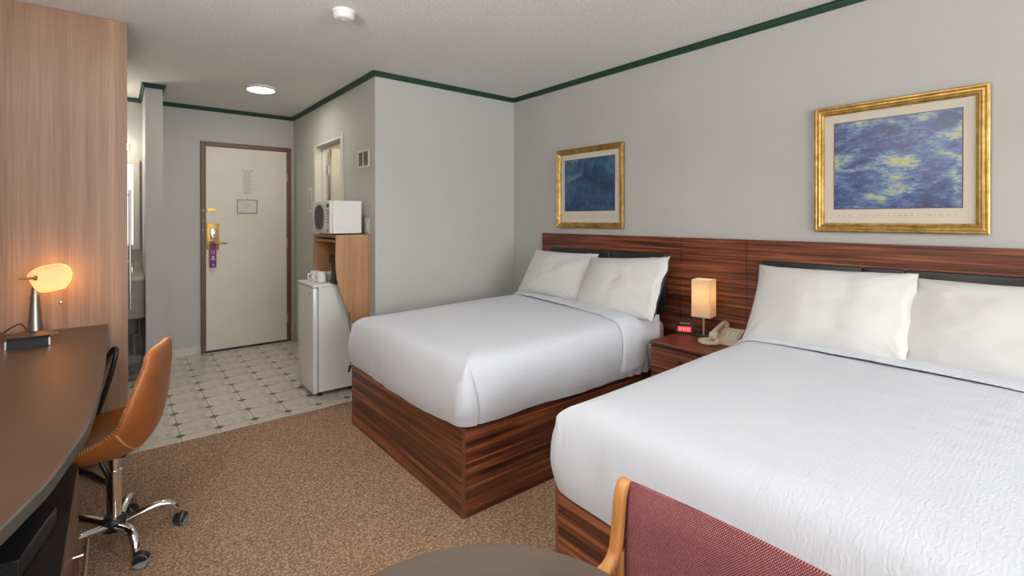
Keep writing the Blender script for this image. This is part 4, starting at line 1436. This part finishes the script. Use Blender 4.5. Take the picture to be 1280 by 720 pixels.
# ------------------------------------------------------------------ swivel chair
def swivel_chair():
    hub = Vector((-0.012, 2.508, 0))
    ch = thing('desk_chair', 'tan leather bucket desk chair on a chrome star base pulled up to the desk', 'chair', hub)
    ang = math.radians(180 - 17)
    fw = Vector((math.cos(ang), math.sin(ang), 0))
    lf = Vector((-fw.y, fw.x, 0))

    def P(f, w, h):
        return hub + fw * f + lf * w + Vector((0, 0, h))
    # side profile of the shell centre line: seat front -> back top
    spine = catmull([(0.235, 0.405), (0.20, 0.425), (0.10, 0.425), (0.02, 0.412), (-0.05, 0.418), (-0.098, 0.452), (-0.122, 0.52), (-0.134, 0.61), (-0.144, 0.71), (-0.152, 0.80)], 5)
    n = len(spine)
    nu = 24
    inner, outer = [], []
    for i, q in enumerate(spine):
        t = i / (n - 1)
        hw = 0.215 + 0.015 * math.sin(PI * min(1, t * 1.6)) - 0.078 * sstep(0.60, 1.0, t)
        rise = 0.012 + 0.095 * sstep(0.05, 0.50, t) * (1 - sstep(0.62, 0.95, t))      # rims climb beside the seat
        wrap = 0.022 * sstep(0.36, 0.62, t) * (1 - 0.3 * sstep(0.62, 1, t))          # back wings come forward
        a, b = spine[max(i - 1, 0)], spine[min(i + 1, n - 1)]
        tv = (b - a).normalized()
        nrm = Vector((tv.y, -tv.x, 0))      # towards the sitter
        if nrm.y < 0 and i < n / 2:
            nrm = -nrm
        if nrm.x < 0 and i >= n / 2:
            nrm = -nrm
        ri, ro = [], []
        for j in range(nu + 1):
            w = -1 + 2 * j / nu
            e = abs(w) ** 2.6
            f = q.x + wrap * e
            h = q.y + rise * e
            droop = 0.0
            # rounded top corners and rounded front corners
            if t > 0.85:
                h -= 0.035 * ((t - 0.85) / 0.15) ** 1.5 * abs(w) ** 4
            if t < 0.12:
                f -= 0.045 * (0.12 - t) / 0.12 * abs(w) ** 3
            th = 0.034 * (1 - 0.45 * abs(w) ** 6) * (0.55 + 0.45 * sstep(0.0, 0.1, t)) * (0.8 + 0.2 * (1 - sstep(0.9, 1.0, t)))
            ri.append(P(f, w * hw, h))
            tilt = 1 + 0.0 * w
            sidev = lf * (math.copysign(1, w) * abs(w) ** 3 * th * 0.55)
            off = fw * (-nrm.x * th) + Vector((0, 0, -nrm.y * th)) + sidev
            ro.append(ri[-1] + off)
        inner.append(ri)
        outer.append(ro)
    m = MB()
    m.grid(inner)
    m.grid(outer, flip=True)
    # rim strip closing inner to outer
    loop_i = [inner[0][j] for j in range(nu + 1)] + [inner[i][nu] for i in range(1, n)] + [inner[n - 1][j] for j in range(nu - 1, -1, -1)] + [inner[i][0] for i in range(n - 2, 0, -1)]
    loop_o = [outer[0][j] for j in range(nu + 1)] + [outer[i][nu] for i in range(1, n)] + [outer[n - 1][j] for j in range(nu - 1, -1, -1)] + [outer[i][0] for i in range(n - 2, 0, -1)]
    mid = [(a + b) / 2 + ((a + b) / 2 - (hub + Vector((0, 0, 0.55)))).normalized() * 0.006 for a, b in zip(loop_i, loop_o)]
    m.grid([loop_i, mid, loop_o], closed_v=True)
    bm = bmesh.new()
    vs = [bm.verts.new(p) for p in m.v]
    for f in m.f:
        try:
            bm.faces.new([vs[i] for i in f])
        except ValueError:
            pass
    bmesh.ops.remove_doubles(bm, verts=bm.verts, dist=0.0005)
    bm.verts.index_update()
    m2 = MB()
    m2.v = [v.co.copy() for v in bm.verts]
    m2.f = [tuple(v.index for v in f.verts) for f in bm.faces]
    bm.free()
    shell = obj('seat_shell', m2, 'leather_tan', ch, 70)
    st = MB()
    L = loop_i
    k = 0
    dist = 0.0
    for i in range(len(mid)):
        a, b = mid[i], mid[(i + 1) % len(mid)]
        seg = (b - a).length
        nst = max(1, int(seg / 0.007))
        for q in range(nst):
            t0, t1 = q / nst, (q + 0.55) / nst
            p0 = loop_i[i].lerp(loop_i[(i + 1) % len(mid)], t0) + (mid[i] - loop_o[i]) * 0.12
            p1 = mid[i].lerp(mid[(i + 1) % len(mid)], t1) + (mid[i] - loop_o[i]) * 0.10
            st.tube([p0, p1], 0.0012, 4, cap=False)
    obj('rim_stitching', st, 'thread', shell, kind='stuff')
    # piped seam round the outside of the shell where back meets seat
    seam = []
    for j in range(nu + 1):
        i = int(n * 0.50) - int(3 * (1 - abs(-1 + 2 * j / nu) ** 2) * 0)
        p = outer[i][j]
        c = hub + Vector((0, 0, p.z))
        seam.append(p + (p - c).normalized() * 0.002)
    obj('back_seam', MB().tube(seam, 0.003, 6), 'thread', shell, 60)
    # under-seat plate, gas lift
    pl = MB().box(-0.05, 0.05, -0.045, 0.045, 0.366, 0.392, 0.006, mtx=Matrix.Translation(hub) @ Matrix.Rotation(ang, 4, 'Z'))
    obj('seat_plate', pl, 'black_metal', ch)
    obj('gas_lift', MB().lathe([(0.017, 0.28), (0.017, 0.33), (0.020, 0.331), (0.020, 0.36)], hub, 20), 'chrome', ch, 40)
    obj('column', MB().lathe([(0.024, 0.11), (0.025, 0.295), (0.027, 0.297), (0.027, 0.305), (0.018, 0.307)], hub, 24), 'chrome', ch, 40)
    obj('lever', MB().tube([P(0.0, -0.03, 0.350), P(0.02, -0.12, 0.345), P(0.03, -0.19, 0.350)], 0.006, 8), 'black_metal', ch, 40)
    obj('hub', MB().lathe([(0.036, 0.072), (0.042, 0.080), (0.042, 0.112), (0.034, 0.122)], hub, 24), 'black_plastic', ch, 40)
    R0 = 0.212
    leg0 = cas0 = None
    for k in range(5):
        a = math.radians(0 + 72 * k)
        d = Vector((math.cos(a), math.sin(a), 0))
        s = Vector((-d.y, d.x, 0))
        if leg0 is None:
            path = catmull([(0.030, 0.095), (0.09, 0.110), (0.14, 0.118), (0.180, 0.110), (0.203, 0.088), (R0, 0.062)], 5)
            rows = []
            for i, q in enumerate(path):
                aa, bb = path[max(i - 1, 0)], path[min(i + 1, len(path) - 1)]
                tv = (bb - aa).normalized()
                up = Vector((0, 0, 1)) * tv.x - d * tv.y
                t = i / (len(path) - 1)
                hw, hh = 0.020 - 0.006 * t, 0.013 - 0.002 * t
                c = hub + d * q.x + Vector((0, 0, q.y))
                rows.append([c + s * hw * math.cos(2 * PI * j / 14) + up * hh * math.sin(2 * PI * j / 14) for j in range(14)])
            m = MB().grid(rows, closed_v=True)
            m.f += [tuple(range(14)), tuple(range((len(rows) - 1) * 14, len(rows) * 14))]
            leg0 = obj('leg', m, 'chrome', ch, 60)
            cp = hub + d * R0
            tr = (s * 0.8 + d * 0.6).normalized()
            ax = Vector((-tr.y, tr.x, 0))
            wc = cp + tr * 0.014 + Vector((0, 0, 0.026))
            cm = MB()
            cm.lathe([(0.011, 0.040), (0.011, 0.064)], (cp.x, cp.y, 0), 12)
            hood = []
            for yy in (-0.021, -0.013, 0.013, 0.021):
                rr = 0.027 if abs(yy) < 0.02 else 0.022
                hood.append([wc + ax * yy + tr * (rr * math.cos(b)) + Vector((0, 0, rr * math.sin(b))) for b in [PI * (1.12 - 1.05 * q / 10) for q in range(11)]] + [wc + ax * yy + Vector((0, 0, 0.002))])
            cm.grid(hood, closed_v=True)
            cm.f += [tuple(range(len(cm.v) - 48, len(cm.v) - 36)), tuple(range(len(cm.v) - 12, len(cm.v)))]
            cas0 = obj('caster', cm, 'black_plastic', ch, 50)
            whs = []
            for sgn in (-1, 1):
                wm = MB().lathe([(0.010, 0.003), (0.024, 0.003), (0.026, 0.006), (0.026, 0.015), (0.023, 0.018), (0.010, 0.019)], wc, 20, ax * sgn)
                whs.append(obj('wheel', wm, 'grey_plastic', cas0, 40))
        else:
            rz = math.radians(72 * k)
            for src in (leg0,):
                o = src.copy()
                COL.objects.link(o)
                o.parent = ch
                o.rotation_euler = (0, 0, rz)
            o = cas0.copy()
            COL.objects.link(o)
            o.parent = ch
            o.rotation_euler = (0, 0, rz)
            for w in whs:
                w2 = w.copy()
                COL.objects.link(w2)
                w2.parent = o


swivel_chair()


# ------------------------------------------------------------------ round table and armchair
def round_table():
    cx, cy, r, zt = 0.360, 0.500, 0.302, 0.70
    t = thing('round_table', 'round brown topped side table in front of the maroon armchair', 'table', (cx, cy, 0))
    obj('tabletop', MB().lathe([(r - 0.006, zt - 0.026), (r, zt - 0.021), (r, zt - 0.005), (r - 0.004, zt)], (cx, cy, 0), 96), 'round_top', t, 40)
    obj('column', MB().lathe([(0.035, 0.03), (0.035, zt - 0.03)], (cx, cy, 0), 24), 'black_metal', t, 40)
    obj('top_plate', MB().lathe([(0.06, zt - 0.036), (0.10, zt - 0.027)], (cx, cy, 0), 24), 'black_metal', t, 40)
    obj('base', MB().lathe([(0.235, 0.0), (0.235, 0.010), (0.06, 0.028), (0.04, 0.040)], (cx, cy, 0), 48), 'black_metal', t, 40)


round_table()


def armchair():
    a = thing('armchair', 'maroon upholstered armchair with a honey wood frame beside the round table', 'chair', (0.62, 0.32, 0))
    xb, yl, yr = 0.752, 0.612, 0.040
    ztop = 0.794
    # backrest: padded slab, top edge slightly crowned, thin roll at the sides
    m = MB()
    nu, nv = 24, 16
    front, back = [], []
    for i in range(nu + 1):
        u = -1 + 2 * i / nu
        f, b = [], []
        for j in range(nv + 1):
            v = -1 + 2 * j / nv
            yy = (yl + yr) / 2 - u * ((yl - yr) / 2 - 0.001)
            zz = 0.395 + (v + 1) / 2 * (ztop - 0.400 + 0.004 * (1 - u * u))
            x = xb + 0.028 - 0.055 * (1 - (zz - 0.40) / 0.40) * 0.0 + 0.055 * (zz - 0.6)
            x += 0.012 * (1 - u * u)
            t = (max(0, 1 - abs(u) ** 8) ** 0.5) * (max(0, 1 - abs(v) ** 10) ** 0.5)
            f.append(Vector((x - 0.006 - 0.016 * t, yy, zz)))
            b.append(Vector((x + 0.002 + 0.016 * t, yy, zz)))
        front.append(f)
        back.append(b)
    m.grid(front)
    m.grid(back, flip=True)
    rim_f = [front[i][0] for i in range(nu + 1)] + [front[nu][j] for j in range(1, nv + 1)] + [front[i][nv] for i in range(nu - 1, -1, -1)] + [front[0][j] for j in range(nv - 1, 0, -1)]
    rim_b = [back[i][0] for i in range(nu + 1)] + [back[nu][j] for j in range(1, nv + 1)] + [back[i][nv] for i in range(nu - 1, -1, -1)] + [back[0][j] for j in range(nv - 1, 0, -1)]
    m.grid([rim_f, rim_b], closed_v=True)
    obj('backrest', m, 'maroon', a, 60)
    obj('seat', MB().box(0.31, 0.765, yr + 0.03, yl - 0.03, 0.36, 0.44, 0.025, 4), 'maroon', a, 50)
    for sgn, y in ((1, yl), (-1, yr)):
        # bentwood side: the back post bends forward into the armrest, which bends down to the front leg
        path = catmull([(xb + 0.040, y, ztop - 0.014), (xb + 0.030, y, ztop - 0.011), (xb + 0.022, y, ztop - 0.022), (xb + 0.017, y, 0.75), (xb + 0.012, y, 0.71), (xb + 0.008, y, 0.68), (xb - 0.002, y, 0.652), (xb - 0.030, y, 0.634), (xb - 0.09, y, 0.628),
                        (xb - 0.30, y, 0.624), (xb - 0.40, y, 0.612), (xb - 0.435, y, 0.57), (xb - 0.44, y, 0.30), (xb - 0.44, y, 0.0)], 6)
        rows = []
        for i, p in enumerate(path):
            q0, q1 = path[max(i - 1, 0)], path[min(i + 1, len(path) - 1)]
            tv = (q1 - q0).normalized()
            nv_ = Vector((-tv.z, 0, tv.x))
            ring = []
            for k in range(16):
                c_, s_ = math.cos(2 * PI * k / 16), math.sin(2 * PI * k / 16)
                ring.append(p + nv_ * 0.010 * math.copysign(abs(c_) ** 0.6, c_) + Vector((0, 0.0125 * math.copysign(abs(s_) ** 0.6, s_), 0)))
            rows.append(ring)
        m = MB().grid(rows, closed_v=True)
        m.f += [tuple(range(16)), tuple(range((len(rows) - 1) * 16, len(rows) * 16))]
        obj('side_frame', m, 'chair_wood', a, 60)
        obj('leg', MB().tube([(xb + 0.03, y, 0.0), (xb + 0.02, y, 0.35), (xb + 0.016, y, 0.66)], [0.013, 0.015, 0.011], 12), 'chair_wood', a, 60)
    for x in (0.33, 0.75):
        obj('seat_rail', MB().box(x - 0.012, x + 0.012, yr + 0.012, yl - 0.012, 0.315, 0.362, 0.003), 'chair_wood', a)


armchair()
